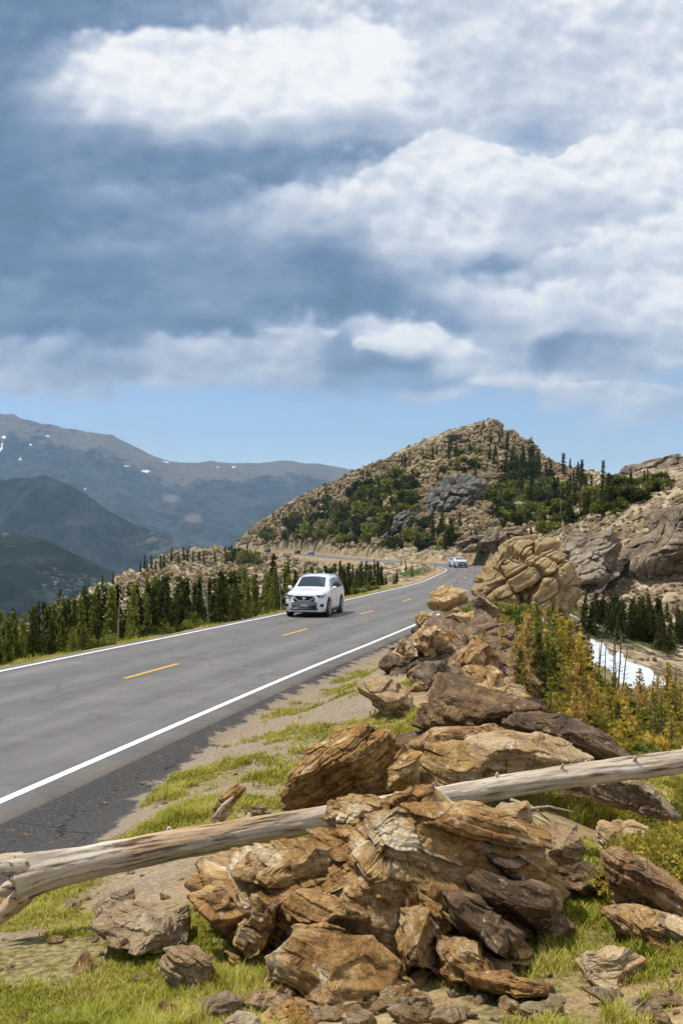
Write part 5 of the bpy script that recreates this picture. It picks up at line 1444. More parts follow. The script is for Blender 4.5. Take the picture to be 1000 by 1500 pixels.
fill('hillsnag', 8, [(720, 720), (860, 715), (860, 760), (740, 770)], (16, 30), 4.0)
# --- gully on the right
TOPG = [(690, 925), (720, 905), (760, 895), (800, 893), (850, 912), (870, 930), (880, 985), (905, 1004), (960, 1016), (985, 1000), (1010, 965), (1020, 960)]
TOPD = [(690, 820), (840, 872), (870, 868), (920, 872), (1020, 882)]
fill('rightdark', 84, [(845, 945), (850, 900), (880, 880), (940, 895), (1010, 905), (1010, 955), (960, 955), (900, 940), (875, 925)], (36, 64), 3.8, None, TOPD)
fill('rightdark', 8, [(700, 830), (720, 800), (800, 760), (830, 830), (800, 830)], (14, 24), 3.8)
fill('yellow', 40, [(720, 1010), (735, 950), (850, 940), (865, 1000), (860, 1050), (760, 1035)], (60, 110), 2.5, None, TOPG)
fill('gullygreen', 26, [(735, 1015), (745, 955), (850, 950), (870, 1010), (840, 1050), (770, 1035)], (55, 110), 2.6, None, TOPG)
fill('yellow', 62, [(800, 1065), (850, 1040), (1010, 1020), (1010, 1120), (950, 1125), (880, 1100)], (35, 90), 2.5, None, TOPG)
fill('gullygreen', 14, [(820, 1070), (880, 1050), (1010, 1045), (1010, 1120), (940, 1115)], (30, 70), 2.6, None, TOPG)
fill('yellow', 8, [(690, 975), (730, 950), (850, 925), (850, 955), (740, 975)], (40, 70), 2.5, None, TOPG)
fill('yellow', 11, [(895, 1040), (940, 1020), (990, 1022), (1000, 1045), (930, 1055)], (30, 58), 2.5)
fill('gullygreen', 5, [(860, 1010), (900, 1030), (930, 1035), (880, 1045)], (30, 55), 2.6)
fill('mat', 40, [(745, 1020), (850, 1040), (1010, 1040), (1010, 1125), (930, 1120), (840, 1085)], (18, 34), .34)
fill('mat', 14, [(690, 900), (705, 880), (740, 895), (760, 930), (745, 960), (715, 940)], (16, 28), .34, 'low green mat spilling over the gully side of the ridge')
fill('gullysnag', 9, [(868, 1015), (880, 995), (925, 1015), (910, 1035)], (60, 95), 2.7)
fill('gullysnag', 8, [(930, 1060), (1010, 1040), (1010, 1100), (940, 1110)], (50, 90), 2.7)
for px, py in [(845, 1185), (880, 1195), (915, 1195), (950, 1205), (985, 1215), (1015, 1235), (860, 1170), (935, 1180), (970, 1190), (1005, 1205), (990, 1250), (1020, 1275), (900, 1175), (1000, 1295), (1005, 1150), (1020, 1165)]:
    p = hit(px, py + 12)
    if p is not None and p[1] < 20: plant('juniper', p, RNG.uniform(.85, 1.2))
# unused prototypes are removed
for lst in PROTOS.values():
    for o in lst:
        if not o.get('_used'):
            for ch in list(o.children): bpy.data.objects.remove(ch)
            bpy.data.objects.remove(o)
for o in bpy.data.objects:
    if '_used' in o.keys(): del o['_used']

# --- snow patch
def drape(name, poly, mat, lift, label=None, cat=None, kind=None):
    xs_ = [q[0] for q in poly]; ys_ = [q[1] for q in poly]
    P3, keep = [], []
    nx, ny = 70, 70
    gx, gy = np.meshgrid(np.linspace(min(xs_), max(xs_), nx), np.linspace(min(ys_), max(ys_), ny))
    jx = gx + vnoise(np.stack([gx.ravel() / 14, gy.ravel() / 10, gx.ravel() * 0], 1), 3).reshape(gx.shape) * 6
    jy = gy + vnoise(np.stack([gx.ravel() / 14, gy.ravel() / 10, gx.ravel() * 0 + 9], 1), 4).reshape(gx.shape) * 5
    ins = inpoly(jx.ravel(), jy.ravel(), poly).reshape(gx.shape)
    W = np.array([hit(a, b) for a, b in zip(gx.ravel(), gy.ravel())])
    # smooth surface fitted through the hits
    A = np.stack([np.ones(len(W)), gx.ravel(), gy.ravel(), gx.ravel() * gy.ravel(), gx.ravel() ** 2, gy.ravel() ** 2], 1)
    An = (A - A.mean(0)) / (A.std(0) + 1e-9); An[:, 0] = 1
    cf, *_ = np.linalg.lstsq(An, np.log(W[:, 1]), rcond=None)
    dd = np.exp(An @ cf)
    X = (gx.ravel() - 500) / F * dd; Z = (750 - gy.ravel()) / F * dd
    zt = terrain(X, dd, False)
    Z = np.maximum(Z, zt) + lift
    ii = np.arange(nx * ny).reshape(ny, nx)
    q = np.stack([ii[:-1, :-1], ii[1:, :-1], ii[1:, 1:], ii[:-1, 1:]], -1)
    m = ins[:-1, :-1] & ins[1:, :-1] & ins[1:, 1:] & ins[:-1, 1:]
    me = mesh_data(name, np.stack([X, dd, Z], 1), [q[m]], True)
    o = obj(name, me, mat); tag(o, label, cat, None, kind)
    md = o.modifiers.new('t', 'SOLIDIFY'); md.thickness = .15
    return o
drape('snow_patch', [(850, 940), (868, 938), (900, 960), (940, 978), (970, 992), (975, 1006), (955, 1014), (930, 1010), (905, 1000), (875, 980), (855, 960)], SNOW, .06, 'white patch of old snow lying in the gully below the right cliff', 'snow patch', 'stuff')

# --- grass as one mass of blades
def grass(n):
    px = RNG.uniform(-100, 1260, n * 3); d = np.exp(RNG.uniform(np.log(3.2), np.log(26), n * 3))
    x = (px - 500) / F * d
    z, g, r, a, lat = terrain(x, d)
    p3 = np.stack([x * 1.3, d * 1.3, x * 0], 1)
    dens = g + fbm(p3, 4, 88) * .45 + fbm(p3 * 5, 2, 91) * .2
    ok = (RNG.random(len(x)) < sstep(.42, .76, dens)) & (lat > 4.4)
    x, y, z = x[ok][:n], d[ok][:n], z[ok][:n]
    # verge beyond the far edge of the road
    k2 = 45000
    sv = RNG.uniform(S_AT(12), S_AT(85), k2); lv = -4.25 - RNG.exponential(.8, k2)
    c2 = np.stack([np.interp(sv, ROAD_S, ROAD_XY[:, j]) + np.interp(sv, ROAD_S, ROAD_N[:, j]) * lv for j in (0, 1)], 1)
    on = fbm(np.stack([sv * .35, lv * .8, sv * 0], 1), 3, 71) > -.08
    c2 = c2[on]; z2 = terrain(c2[:, 0], c2[:, 1], False)
    x = np.concatenate([x, c2[:, 0]]); y = np.concatenate([y, c2[:, 1]]); z = np.concatenate([z, z2])
    m = len(x)
    tall = .5 + .5 * sstep(-.2, .5, vnoise(np.stack([x * 2.2, y * 2.2, x * 0], 1), 95))
    h = RNG.uniform(.022, .075, m) * tall * np.clip(y / 6, .8, 1.6)
    wd = RNG.uniform(.0022, .0045, m) * np.clip(y / 5, .8, 3)
    cl = vnoise(np.stack([x * 5, y * 5, x * 0], 1), 97) > .55
    h = np.where(cl, h * 1.9, h)
    az = RNG.uniform(0, 6.28, m); ln = RNG.uniform(.2, 1.0, m) * h
    dx, dy = np.cos(az), np.sin(az)
    b0 = np.stack([x - dy * wd, y + dx * wd, z - .01], 1); b1 = np.stack([x + dy * wd, y - dx * wd, z - .01], 1)
    md = np.stack([x + dx * ln * .35, y + dy * ln * .35, z + h * .62], 1); sd_ = np.stack([-dy * wd * .7, dx * wd * .7, wd * 0], 1)
    tp = np.stack([x + dx * ln, y + dy * ln, z + h], 1)
    V = np.stack([b0, b1, md - sd_, md + sd_, tp], 1).reshape(-1, 3)
    i = np.arange(m) * 5
    Q = np.stack([i, i + 1, i + 2, i + 3], 1); Tt = np.stack([i + 3, i + 2, i + 4], 1)
    me = mesh_data('grass', V, [Q, Tt], False)
    tag(obj('grass', me, GRASS), 'short alpine grass growing in patches between the rocks', 'grass', None, 'stuff')
grass(285000)
# ------------------------------------------------------------------ cars
GLASS = simple_mat('car_glass', (.035, .045, .055), .06, 0, .8, .6)
TYRE = simple_mat('tyre_rubber', (.018, .018, .018), .85, 0, .2, 0, .3, 20)
RIM = simple_mat('alloy_rim', (.42, .43, .44), .35, .8)
BLACK = simple_mat('black_plastic', (.02, .02, .021), .6, 0, .3)
CHROME = simple_mat('chrome_trim', (.75, .76, .78), .18, 1.0)
LAMP = simple_mat('headlight_lens', (.30, .33, .36), .10, .3, .8, .5)
PLATE = simple_mat('number_plate', (.55, .58, .6), .5)
RED = simple_mat('rear_lamp', (.35, .02, .02), .25)
AMBER = simple_mat('indicator_lamp', (.6, .25, .03), .3)
def paint(name, c): return simple_mat(name, c, .28, 0, .5, .8)
SEATD = simple_mat('car_seat', (.06, .06, .062), .8)

#        x      zc    ze    ye    zb    yb    zm    ym    z0    y0
SUV = [(2.34, .66, .66, .45, .62, .52, .50, .58, .30, .55), (2.31, .80, .79, .58, .74, .66, .56, .72, .25, .68), (2.22, .97, .95, .72, .86, .77, .62, .84, .22, .80), (2.00, 1.05, 1.03, .76, .92, .84, .64, .895, .21, .86), (1.55, 1.11, 1.09, .77, .98, .875, .66, .915, .21, .89),
       (1.16, 1.15, 1.125, .76, 1.05, .885, .67, .915, .21, .89), (.78, 1.40, 1.36, .70, 1.05, .89, .68, .915, .21, .89), (.40, 1.625, 1.575, .645, 1.05, .89, .68, .915, .21, .89), (-.05, 1.69, 1.635, .645, 1.06, .89, .68, .915, .21, .89), (-.7, 1.715, 1.66, .64, 1.075, .89, .69, .915, .21, .89),
       (-1.3, 1.705, 1.645, .635, 1.10, .89, .70, .915, .21, .89), (-1.8, 1.665, 1.605, .61, 1.12, .88, .71, .91, .23, .88), (-2.08, 1.58, 1.53, .61, 1.12, .85, .72, .90, .27, .86), (-2.24, 1.24, 1.21, .68, 1.06, .80, .72, .87, .32, .83), (-2.33, .98, .96, .66, .92, .74, .70, .80, .36, .76), (-2.36, .80, .79, .6, .76, .66, .66, .70, .42, .66)]
SEDAN = [(x, z if z < 1.1 else 1.1 + (z - 1.1) * .62, ze if ze < 1.09 else 1.085 + (ze - 1.085) * .62, *r) for x, z, ze, *r in SUV]

def make_car(name, st, body_mat, label, cat, detail=True, group=None):
    st = np.array(sorted(st, key=lambda r: -r[0]))
    xs_ = np.concatenate([np.linspace(st[i, 0], st[i + 1, 0], 5, endpoint=False) for i in range(len(st) - 1)] + [st[-1:, 0]])
    def S(x): return np.array([np.interp(-x, -st[:, 0], st[:, k]) for k in range(1, 10)])
    T_ = np.array([S(x) for x in xs_])
    for _ in range(2):
        T_[1:-1] = .25 * T_[:-2] + .5 * T_[1:-1] + .25 * T_[2:]
    root = empty(name); tag(root, label, cat, group)
    V, Fq = [], []
    prof = []
    for x, r in zip(xs_, T_):
        zc, ze, ye, zb, yb, zm, ym, z0, y0 = r
        ring = [(0, zc), (ye * .55, zc - (zc - ze) * .25), (ye * .9, ze + .012), (ye + .015, ze - .02), ((ye + yb) / 2 + .01, (ze + zb) / 2), (yb, zb + .01), (ym * .995, (zb + zm) / 2 + .03), (ym, zm), ((ym + y0) / 2 + .01, (zm + z0) / 2), (y0, z0 + .03), (y0 - .08, z0), (0, z0)]
        prof.append([(x, y, z) for y, z in ring])
    m = len(prof[0])
    for pr in prof:
        V += pr + [(x, -y, z) for x, y, z in pr[1:-1]][::-1]
    w_ = 2 * m - 2; k = len(prof)
    # wheel arches are cut where the lower flank crosses them
    wheels_x = (1.40, -1.32); WR = .36
    for i in range(k - 1):
        for j in range(w_):
            a, b = i * w_ + j, i * w_ + (j + 1) % w_
            Fq.append((a, b, b + w_, a + w_))
    Fq.append(tuple(range(w_))); Fq.append(tuple((k - 1) * w_ + j for j in range(w_))[::-1])
    me = bpy.data.meshes.new('body'); me.from_pydata(V, [], [f[::-1] for f in Fq]); me.update()
    me.polygons.foreach_set('use_smooth', [True] * len(me.polygons))
    body = obj('body', me, body_mat, root)
    def side(x, t, sgn, off=.006):
        r = np.array([np.interp(-x, -xs_, T_[:, c]) for c in range(9)])
        zc, ze, ye, zb, yb = r[:5]
        return (x, sgn * (yb + (ye + .015 - yb) * t + off + .012 * math.sin(math.pi * t)), zb + .01 + (ze - .02 - zb - .01) * t)
    def top(x, f, off=.006):
        r = np.array([np.interp(-x, -xs_, T_[:, c]) for c in range(9)])
        zc, ze, ye = r[:3]
        return (x + off, f * ye * .92, zc - (zc - ze) * .25 * min(1, abs(f) / .55) - (.75 * (zc - ze) * max(0, (abs(f) - .55) / .45)) + off + .004)
    def patch(name, fn, us, vs, mat, parent, flip=False):
        Vp = [fn(u, v) for u in us for v in vs]; nv = len(vs); fs = []
        for i in range(len(us) - 1):
            for j in range(nv - 1):
                f = (i * nv + j, i * nv + j + 1, (i + 1) * nv + j + 1, (i + 1) * nv + j)
                fs.append(f[::-1] if flip else f)
        me = bpy.data.meshes.new(name); me.from_pydata(Vp, [], fs); me.update()
        me.polygons.foreach_set('use_smooth', [True] * len(me.polygons))
        return obj(name, me, mat, parent)
    patch('windscreen', lambda x, f: top(x, f, .012), np.linspace(1.06, .42, 12), np.linspace(-.93, .93, 13), GLASS, root)
    patch('rear_window', lambda x, f: top(x, f, -.012) if False else (top(x, f, 0)[0] - .014, top(x, f, 0)[1], top(x, f, 0)[2] + .012), np.linspace(-1.92, -2.17, 8), np.linspace(-.85, .85, 9), GLASS, root)
    for sgn in (-1, 1):
        for (x0, x1, sl0, sl1) in ((.74, -.18, .42, 0), (-.26, -1.08, 0, 0), (-1.16, -1.78, 0, .25)):
            def fn(u, t, x0=x0, x1=x1, sl0=sl0, sl1=sl1):
                x = x0 + (x1 - x0) * u
                x = x - sl0 * t * (1 - u) + sl1 * t * u
                return side(x, .10 + .76 * t, sgn, .010)
            patch('side_window', fn, np.linspace(0, 1, 8), np.linspace(0, 1, 5), GLASS, root, sgn < 0)
    # wheels
    for wx in wheels_x:
        for sgn in (-1, 1):
            ar = MB(); ar.disc((wx, sgn * .885, .385), (0, 1, 0), .435, .038, 28); ar.build('wheel_arch', BLACK, root)
            wh = MB()
            wh.tube([(wx, sgn * .72, WR), (wx, sgn * .74, WR), (wx, sgn * .925, WR), (wx, sgn * .945, WR)], [WR - .03, WR, WR, WR - .03], 28)
            wo_ = wh.build('wheel', TYRE, root, False)
            rm = MB(); rm.disc((wx, sgn * .945, WR), (0, 1, 0), .10, .012, 12)
            for kk in range(5):
                an = kk * 2 * math.pi / 5 + .3
                c = (wx + math.cos(an) * .13, sgn * .945, WR + math.sin(an) * .13)
                rm.box(c, (.12, .010, .032), Matrix.Rotation(-an, 3, 'Y'))
            pts = [(wx + math.cos(a) * .245, sgn * .945, WR + math.sin(a) * .245) for a in np.linspace(0, 2 * math.pi, 25)]
            rm.tube(pts, [.018] * 25, 6, False)
            rm.build('rim', RIM, wo_)
    # sill and underside
    for sgn in (-1, 1):
        sl = MB(); sl.box((.03, sgn * .885, .235), (.93, .025, .055)); sl.build('sill', BLACK, root)
    un = MB(); un.box((0, 0, .24), (2.1, .80, .05)); un.build('underside', BLACK, root)
    # front
    fx = 2.33
    gr = MB()
    gr.box((fx - .02, 0, .765), (.035, .46, .105)); g_ = gr.build('grille', BLACK, root)
    ch = MB()
    for sgn in (-1, 1): ch.tube([(fx + .005, sgn * .46, .86), (fx + .025, sgn * .36, .75), (fx + .035, sgn * .22, .672)], [.03, .032, .03], 8)
    ch.tube([(fx + .035, -.23, .672), (fx + .04, .23, .672)], [.03, .03], 8)
    ch.build('grille_trim', CHROME, g_)
    em = MB(); em.disc((fx + .03, 0, .78), (1, 0, 0), .062, .012, 20); em.box((fx + .042, 0, .78), (.006, .085, .017)); em.build('emblem', CHROME, g_)
    lo = MB(); lo.box((fx - .05, 0, .44), (.06, .52, .07)); lo.box((fx - .03, 0, .335), (.05, .62, .022)); lo.build('lower_intake', BLACK, root)
    pl = MB(); pl.box((fx + .01, 0, .50), (.012, .155, .06)); pl.build('number_plate', PLATE, root)
    lp = MB(); lp.box((fx - .045, 0, .285), (.05, .58, .016)); lp.build('bumper_trim', CHROME, root)
    for sgn in (-1, 1):
        hl = MB()
        Vh = [(2.25, sgn * .50, .80), (2.26, sgn * .50, .905), (2.24, sgn * .72, .915), (2.06, sgn * .84, .945), (1.92, sgn * .885, .955), (2.0, sgn * .90, .86), (2.2, sgn * .84, .80), (2.29, sgn * .66, .785)]
        ctr = np.mean(Vh, 0)
        Vh = [np.array(v) + np.array([.035, sgn * .02, .0]) for v in Vh]
        back = [v - np.array([.09, sgn * .05, .0]) for v in Vh]
        fs = [tuple(range(8)), tuple(range(15, 7, -1))] + [(i, 8 + i, 8 + (i + 1) % 8, (i + 1) % 8) for i in range(8)]
        if sgn > 0: fs = [f[::-1] for f in fs]
        hl.add(Vh + back, fs); h_ = hl.build('headlight', LAMP, root)
        bm = MB(); bm.disc((2.29, sgn * .64, .845), (1, 0, 0), .042, .02, 14); bm.disc((2.23, sgn * .76, .87), (1, 0, 0), .035, .03, 14); bm.build('lamp_bezel', BLACK, h_)
        fg = MB(); fg.box((2.235, sgn * .72, .50), (.06, .13, .055), Matrix.Rotation(-sgn * .5, 3, 'Z')); f_ = fg.build('fog_lamp_recess', BLACK, root)
        f2 = MB(); f2.disc((2.29, sgn * .72, .50), (1, -sgn * -.3, 0), .04, .02, 14); f2.build('fog_lamp', LAMP, f_)
        mi = MB()
        mi.tube([(.80, sgn * .88, 1.08), (.80, sgn * .96, 1.10)], [.03, .035], 8)
        for s_ in range(1):
            mi.tube([(.78, sgn * .94, 1.14), (.79, sgn * 1.0, 1.145), (.80, sgn * 1.09, 1.15), (.80, sgn * 1.12, 1.15)], [.06, .085, .08, .045], 10)
        m_ = mi.build('mirror', body_mat, root, True)
        rr_ = MB(); rr_.tube([(.02, sgn * .585, 1.635), (-.12, sgn * .59, 1.685), (-1.5, sgn * .59, 1.69), (-1.7, sgn * .58, 1.62)], [.018] * 4, 6)
        if st[9, 1] > 1.6: rr_.build('roof_rail', CHROME, root)
        for hx in (-.05, -.98):
            hd = MB(); hd.box((hx, sgn * .925, .93), (.10, .018, .018)); hd.build('door_handle', body_mat, root)
        for dx in (.86, -.22, -1.12):
            sm = MB(); pp = [(dx - (.0 if z < .6 else 0), sgn * yv, z) for yv, z in ((.899, .36), (.918, .60), (.918, .72), (.903, .92), (.893, 1.03))]
            sm.tube(pp, [.006] * 5, 4); sm.build('door_seam', BLACK, root)
        tl = MB(); tl.box((-2.24, sgn * .70, 1.0), (.07, .13, .08)); tl.build('rear_lamp', RED, root)
        bt = side(.3, .04, sgn)
        wl = MB(); wl.tube([side(.85, .05, sgn, .012), side(.0, .05, sgn, .012), side(-1.0, .05, sgn, .012), side(-1.85, .07, sgn, .012)], [.012] * 4, 6); wl.build('window_trim', CHROME, root)
    wp = MB(); wp.tube([(1.09, -.55, 1.13), (.98, .05, 1.215)], [.010, .008], 5); wp.tube([(1.09, .1, 1.14), (1.0, .62, 1.20)], [.010, .008], 5); wp.build('wiper', BLACK, root)
    an = MB(); an.tube([(-1.55, 0, 1.66), (-1.62, 0, 1.75), (-1.70, 0, 1.70)], [.03, .02, .01], 6); an.build('antenna', body_mat, root)
    return root

def put_car(car, lat, y=None, s=None, forward=True, yaw=0.0):
    if s is None: s = S_AT(y)
    j = int(round(s)); c = ROAD_XY[j] + ROAD_N[j] * lat
    t = ROAD_T[j] if forward else -ROAD_T[j]
    zz = ROAD_Z[j] - .001 * lat * lat
    car.location = (c[0], c[1], zz)
    g = (ROAD_Z[j + 1] - ROAD_Z[j - 1]) / 2 * (1 if forward else -1)
    car.rotation_euler = (0, -math.atan(g), math.atan2(t[1], t[0]) + yaw)

WHITE_CAR = paint('white_car_paint', (.80, .81, .83)); SILVER_CAR = paint('silver_white_paint', (.62, .70, .80))
BLUE_CAR = paint('pale_blue_paint', (.28, .42, .58)); NAVY_CAR = paint('navy_paint', (.06, .10, .17)); BLACK_CAR = paint('black_car_paint', (.02, .02, .022)); WHITE2 = paint('far_white_paint', (.62, .66, .7))
car = make_car('suv', SUV, WHITE_CAR, 'white sport utility vehicle driving towards the viewer in the far lane', 'car')
put_car(car, -1.95, y=44.4, forward=False, yaw=.05); car.scale = (1.02, 1.02, 1.10)
car = make_car('hatchback', SEDAN, SILVER_CAR, 'pale silver car in the bend of the road below the rocks', 'car')
def s_near(x, y): return float(ROAD_S[np.argmin((ROAD_XY[:, 0] - x) ** 2 + (ROAD_XY[:, 1] - y) ** 2)])
put_car(car, -.9, s=s_near(17, 139), forward=False, yaw=.12)
for (px, py, m_, st_, lat, lb, fw) in [(449, 812, BLUE_CAR, SEDAN, 1.7, 'pale blue car farthest right on the distant stretch of road', True), (429, 811, BLACK_CAR, SEDAN, 1.7, 'black car on the distant stretch of road just left of the pale blue one', True),
                                       (386, 806, NAVY_CAR, SUV, 1.7, 'dark blue car on the distant road near its left end', True), (352, 801, WHITE2, SUV, 1.2, 'whitish car at the very left end of the distant road', False)]:
    c = make_car('distant_car', st_, m_, lb, 'car')
    pxr = 500 + F * ROAD_XY[:, 0] / np.maximum(ROAD_XY[:, 1], 1)
    ok = (ROAD_XY[:, 1] > 230)
    j = np.nonzero(ok)[0][np.argmin(np.abs(pxr[ok] - px))]
    put_car(c, lat, s=float(ROAD_S[j]), forward=fw)
# ------------------------------------------------------------------ roadside marker posts
POST = simple_mat('marker_post', (.16, .13, .10), .8)
def marker(s, lat, label):
    j = int(s); c = ROAD_XY[j] + ROAD_N[j] * lat
    root = empty('marker_post', (c[0], c[1], zat(c[0], c[1])))
    p_ = MB(); p_.tube([(0, 0, -.3), (0, 0, 1.05), (0, 0, 1.10)], [.05, .05, .03], 8); p_.build('post', POST, root)
    r_ = MB(); r_.box((0, -.055, .92), (.035, .006, .07)); r_.build('reflector', PLATE, root)
    tag(root, label, 'post')
marker(s_near(16, 127), -5.0, 'thin dark marker post at the inside of the bend before the pale car')
# ------------------------------------------------------------------ sky, sun, camera
w = bpy.data.worlds.new('World'); scene.world = w; w.use_nodes = True
w.node_tree.nodes.clear(); T = NT(w.node_tree)
tc = T.n('ShaderNodeTexCoord')
sep = T.n('ShaderNodeSeparateXYZ', {0: tc.outputs['Generated']})
yy = T.m('ADD', T.m('ABSOLUTE', sep.outputs[1]), .04)
U = T.m('DIVIDE', sep.outputs[0], yy); Vv = T.m('DIVIDE', sep.outputs[2], yy)
# tangents of bearing and elevation (x right, y up)
cp = T.n('ShaderNodeCombineXYZ', {0: T.m('MULTIPLY', U, 1.4), 1: T.m('MULTIPLY', Vv, 1.4)}).outputs[0]
def warpv(scale, amp, detail=2, st=(1, 1, 1), asp=.7):
    nz = T.noise(T.v('MULTIPLY', cp, st), scale, detail, .55)
    return T.v('MULTIPLY', T.v('SUBTRACT', nz.outputs['Color'], (.5, .5, .5)), (amp, amp * asp, 0))
wb = warpv(7.0, .070, 2); wc = warpv(24.0, .026, 3)
def billow(vec, scale, detail=2.0):
    return T.n('ShaderNodeTexVoronoi', {'Vector': T.v('ADD', vec, T.v('MULTIPLY', wb, (.6, .6, 0))), 'Scale': scale, 'Detail': detail, 'Roughness': .6, 'Lacunarity': 2.3}, feature='F1', normalize=True).outputs['Distance']
cs = T.v('MULTIPLY', cp, (1, 1.35, 1))
bl = billow(cs, 13.0); bl_up = billow(T.v('ADD', cs, (-.009, .020, 0)), 13.0, 1.0)
relief = T.m('SUBTRACT', bl_up, bl)
nC = T.noise(T.v('MULTIPLY', cp, (1, 1.8, 1)), 6.0, 6, .6).outputs[0]
nD = T.noise(T.v('MULTIPLY', cp, (1, 1.8, 1)), 26.0, 4, .66).outputs[0]
# the strength of the heaping fades towards the flat haze near the horizon
puff = T.n('ShaderNodeCombineXYZ', {0: 0.0, 1: T.m('MULTIPLY', T.m('SUBTRACT', bl, .45), T.smooth(T.n('ShaderNodeSeparateXYZ', {0: cp}).outputs[1], .12, .40, .020, .075))}).outputs[0]
q = T.v('ADD', T.v('ADD', T.v('ADD', cp, wb), wc), puff)
qs = T.n('ShaderNodeSeparateXYZ', {0: q}); qx = T.m('ADD', qs.outputs[0], .5); qy = qs.outputs[1]
# how bright and how dense the cloud is, by bearing (every 50 thousandths) and elevation
ROWS_L = {
    0: "150 140 138 145 155 165 180 210 222 220 215 205 215 220 222 222 225 225 228 230 230",
    40: "145 135 135 140 148 156 156 182 222 218 212 205 210 220 218 220 226 230 230 222 225",
    70: "142 134 134 140 152 164 170 188 214 214 240 240 212 221 218 222 226 228 224 219 222",
    95: "140 136 150 215 240 240 242 240 232 235 252 252 220 220 218 224 224 224 218 218 222",
    125: "135 142 190 246 248 246 245 244 243 250 253 250 226 208 218 222 220 218 216 220 226",
    160: "138 165 212 234 238 240 242 243 245 250 252 245 232 222 218 218 216 218 222 226 226",
    200: "134 150 190 202 198 216 234 236 226 229 232 228 215 212 214 212 215 214 222 225 222",
    230: "131 140 162 168 164 170 178 182 182 190 186 172 182 226 222 208 206 218 236 234 226",
    255: "129 134 154 154 146 145 146 150 152 160 156 158 198 240 234 216 212 234 242 240 232",
    280: "128 131 152 154 142 138 138 140 146 168 176 206 228 238 238 232 222 238 240 236 232",
    305: "127 130 146 166 176 158 152 152 204 224 229 232 216 230 236 236 226 232 226 222 230",
    340: "125 125 130 142 152 157 176 182 206 210 206 212 226 230 231 226 206 200 216 210 226",
    380: "125 130 146 160 163 160 160 166 170 156 156 206 224 224 222 206 190 226 234 238 236",
    410: "129 128 130 136 142 147 157 156 160 130 128 165 208 192 150 165 180 202 216 224 226",
    440: "150 150 135 126 129 142 160 150 160 140 125 140 180 206 226 236 229 223 226 239 242",
    470: "150 152 150 145 140 146 172 150 138 140 126 135 150 180 200 215 216 226 236 241 240",
    495: "136 131 130 135 140 136 132 132 186 212 176 222 252 158 186 200 214 206 222 229 228",
    518: "180 190 184 168 152 200 215 200 208 200 160 234 243 238 206 195 152 166 196 206 210",
    545: "222 194 176 174 178 198 190 202 202 196 152 152 152 226 196 186 166 186 196 215 206",
    568: "208 196 182 178 184 208 198 198 196 194 166 168 165 186 216 222 218 196 202 200 200",
    590: "200 196 190 190 200 204 200 196 190 188 172 174 205 214 200 204 216 222 222 214 212",
    615: "205 205 205 205 208 208 205 200 195 190 182 184 196 200 200 204 208 214 216 216 216",
    640: "205 208 212 215 216 212 208 205 202 200 198 200 202 204 206 208 210 214 216 216 214"}
ROWS_C = {
    0: "1 1 1 1 1 1 1 1 1 1 .9 .5 .7 1 1 1 1 1 1 1 1", 40: "1 1 1 1 1 1 1 1 1 1 1 .45 .8 1 1 1 1 1 1 1 1", 70: "1 1 1 1 1 1 1 1 1 1 1 1 .8 1 1 1 1 1 1 1 1",
    200: "1 1 1 1 1 1 1 1 1 1 1 1 1 1 .9 .8 .8 .9 1 1 1", 230: "1 1 1 1 1 1 1 1 1 1 1 1 1 1 .8 .5 .5 .9 1 1 1", 255: "1 1 1 1 1 1 1 1 1 1 1 1 1 1 1 .6 .5 1 1 1 1", 280: "1 1 1 1 1 1 1 1 1 1 1 1 1 1 1 1 .9 1 1 1 1",
    340: "1 1 1 1 1 1 1 1 1 1 1 1 1 1 1 1 1 1 1 .55 1",
    545: "1 1 1 1 1 1 1 1 1 1 .95 .95 .9 1 1 1 .95 .95 1 1 .95", 568: ".7 .85 .95 1 1 1 .9 .75 .8 .9 .8 .7 .65 .7 .9 1 1 .85 .75 .4 .4",
    590: ".08 .2 .5 .6 .3 .2 .15 .25 .3 .5 .5 .4 .7 .75 .35 .4 .8 .9 .9 .8 .8", 615: "0 0 0 .05 .1 .1 .05 .05 .08 .15 .2 .15 .1 .1 .1 .1 .2 .4 .6 .7 .7", 640: ".1 .1 .2 .4 .4 .3 .1 .1 .1 .1 .1 .1 .1 .1 .1 .2 .3 .3 .35 .35 .3"}
tab = None
keys = sorted(ROWS_L)
for i, k in enumerate(keys):
    L = [float(v) for v in ROWS_L[k].split()]
    Cv = [float(v) for v in ROWS_C[k].split()] if k in ROWS_C else [1.0] * 21
    nd = T.n('ShaderNodeValToRGB', {0: qx}); cr = nd.color_ramp; cr.interpolation = 'B_SPLINE' if k < 480 else 'EASE'
    while len(cr.elements) < 21: cr.elements.new(.5)
    for e in range(21):
        cr.elements[e].position = e * .05; cr.elements[e].color = (L[e] / 255, Cv[e], 0, 1)
    if tab is None: tab = nd.outputs[0]
    else:
        t = T.smooth(qy, (750 - keys[i - 1]) / 1000, (750 - k) / 1000)
        tab = T.mix(t, tab, nd.outputs[0])
ts = T.n('ShaderNodeSeparateColor', {0: tab}); Lv = ts.outputs[0]; Cov = ts.outputs[1]
# firmer edges where cloud towers meet the dark deck
sharp = T.smooth(Lv, .60, .92, .53, .985)
Ls = T.m('ADD', T.m('MULTIPLY', Lv, .80), T.m('MULTIPLY', sharp, .20))
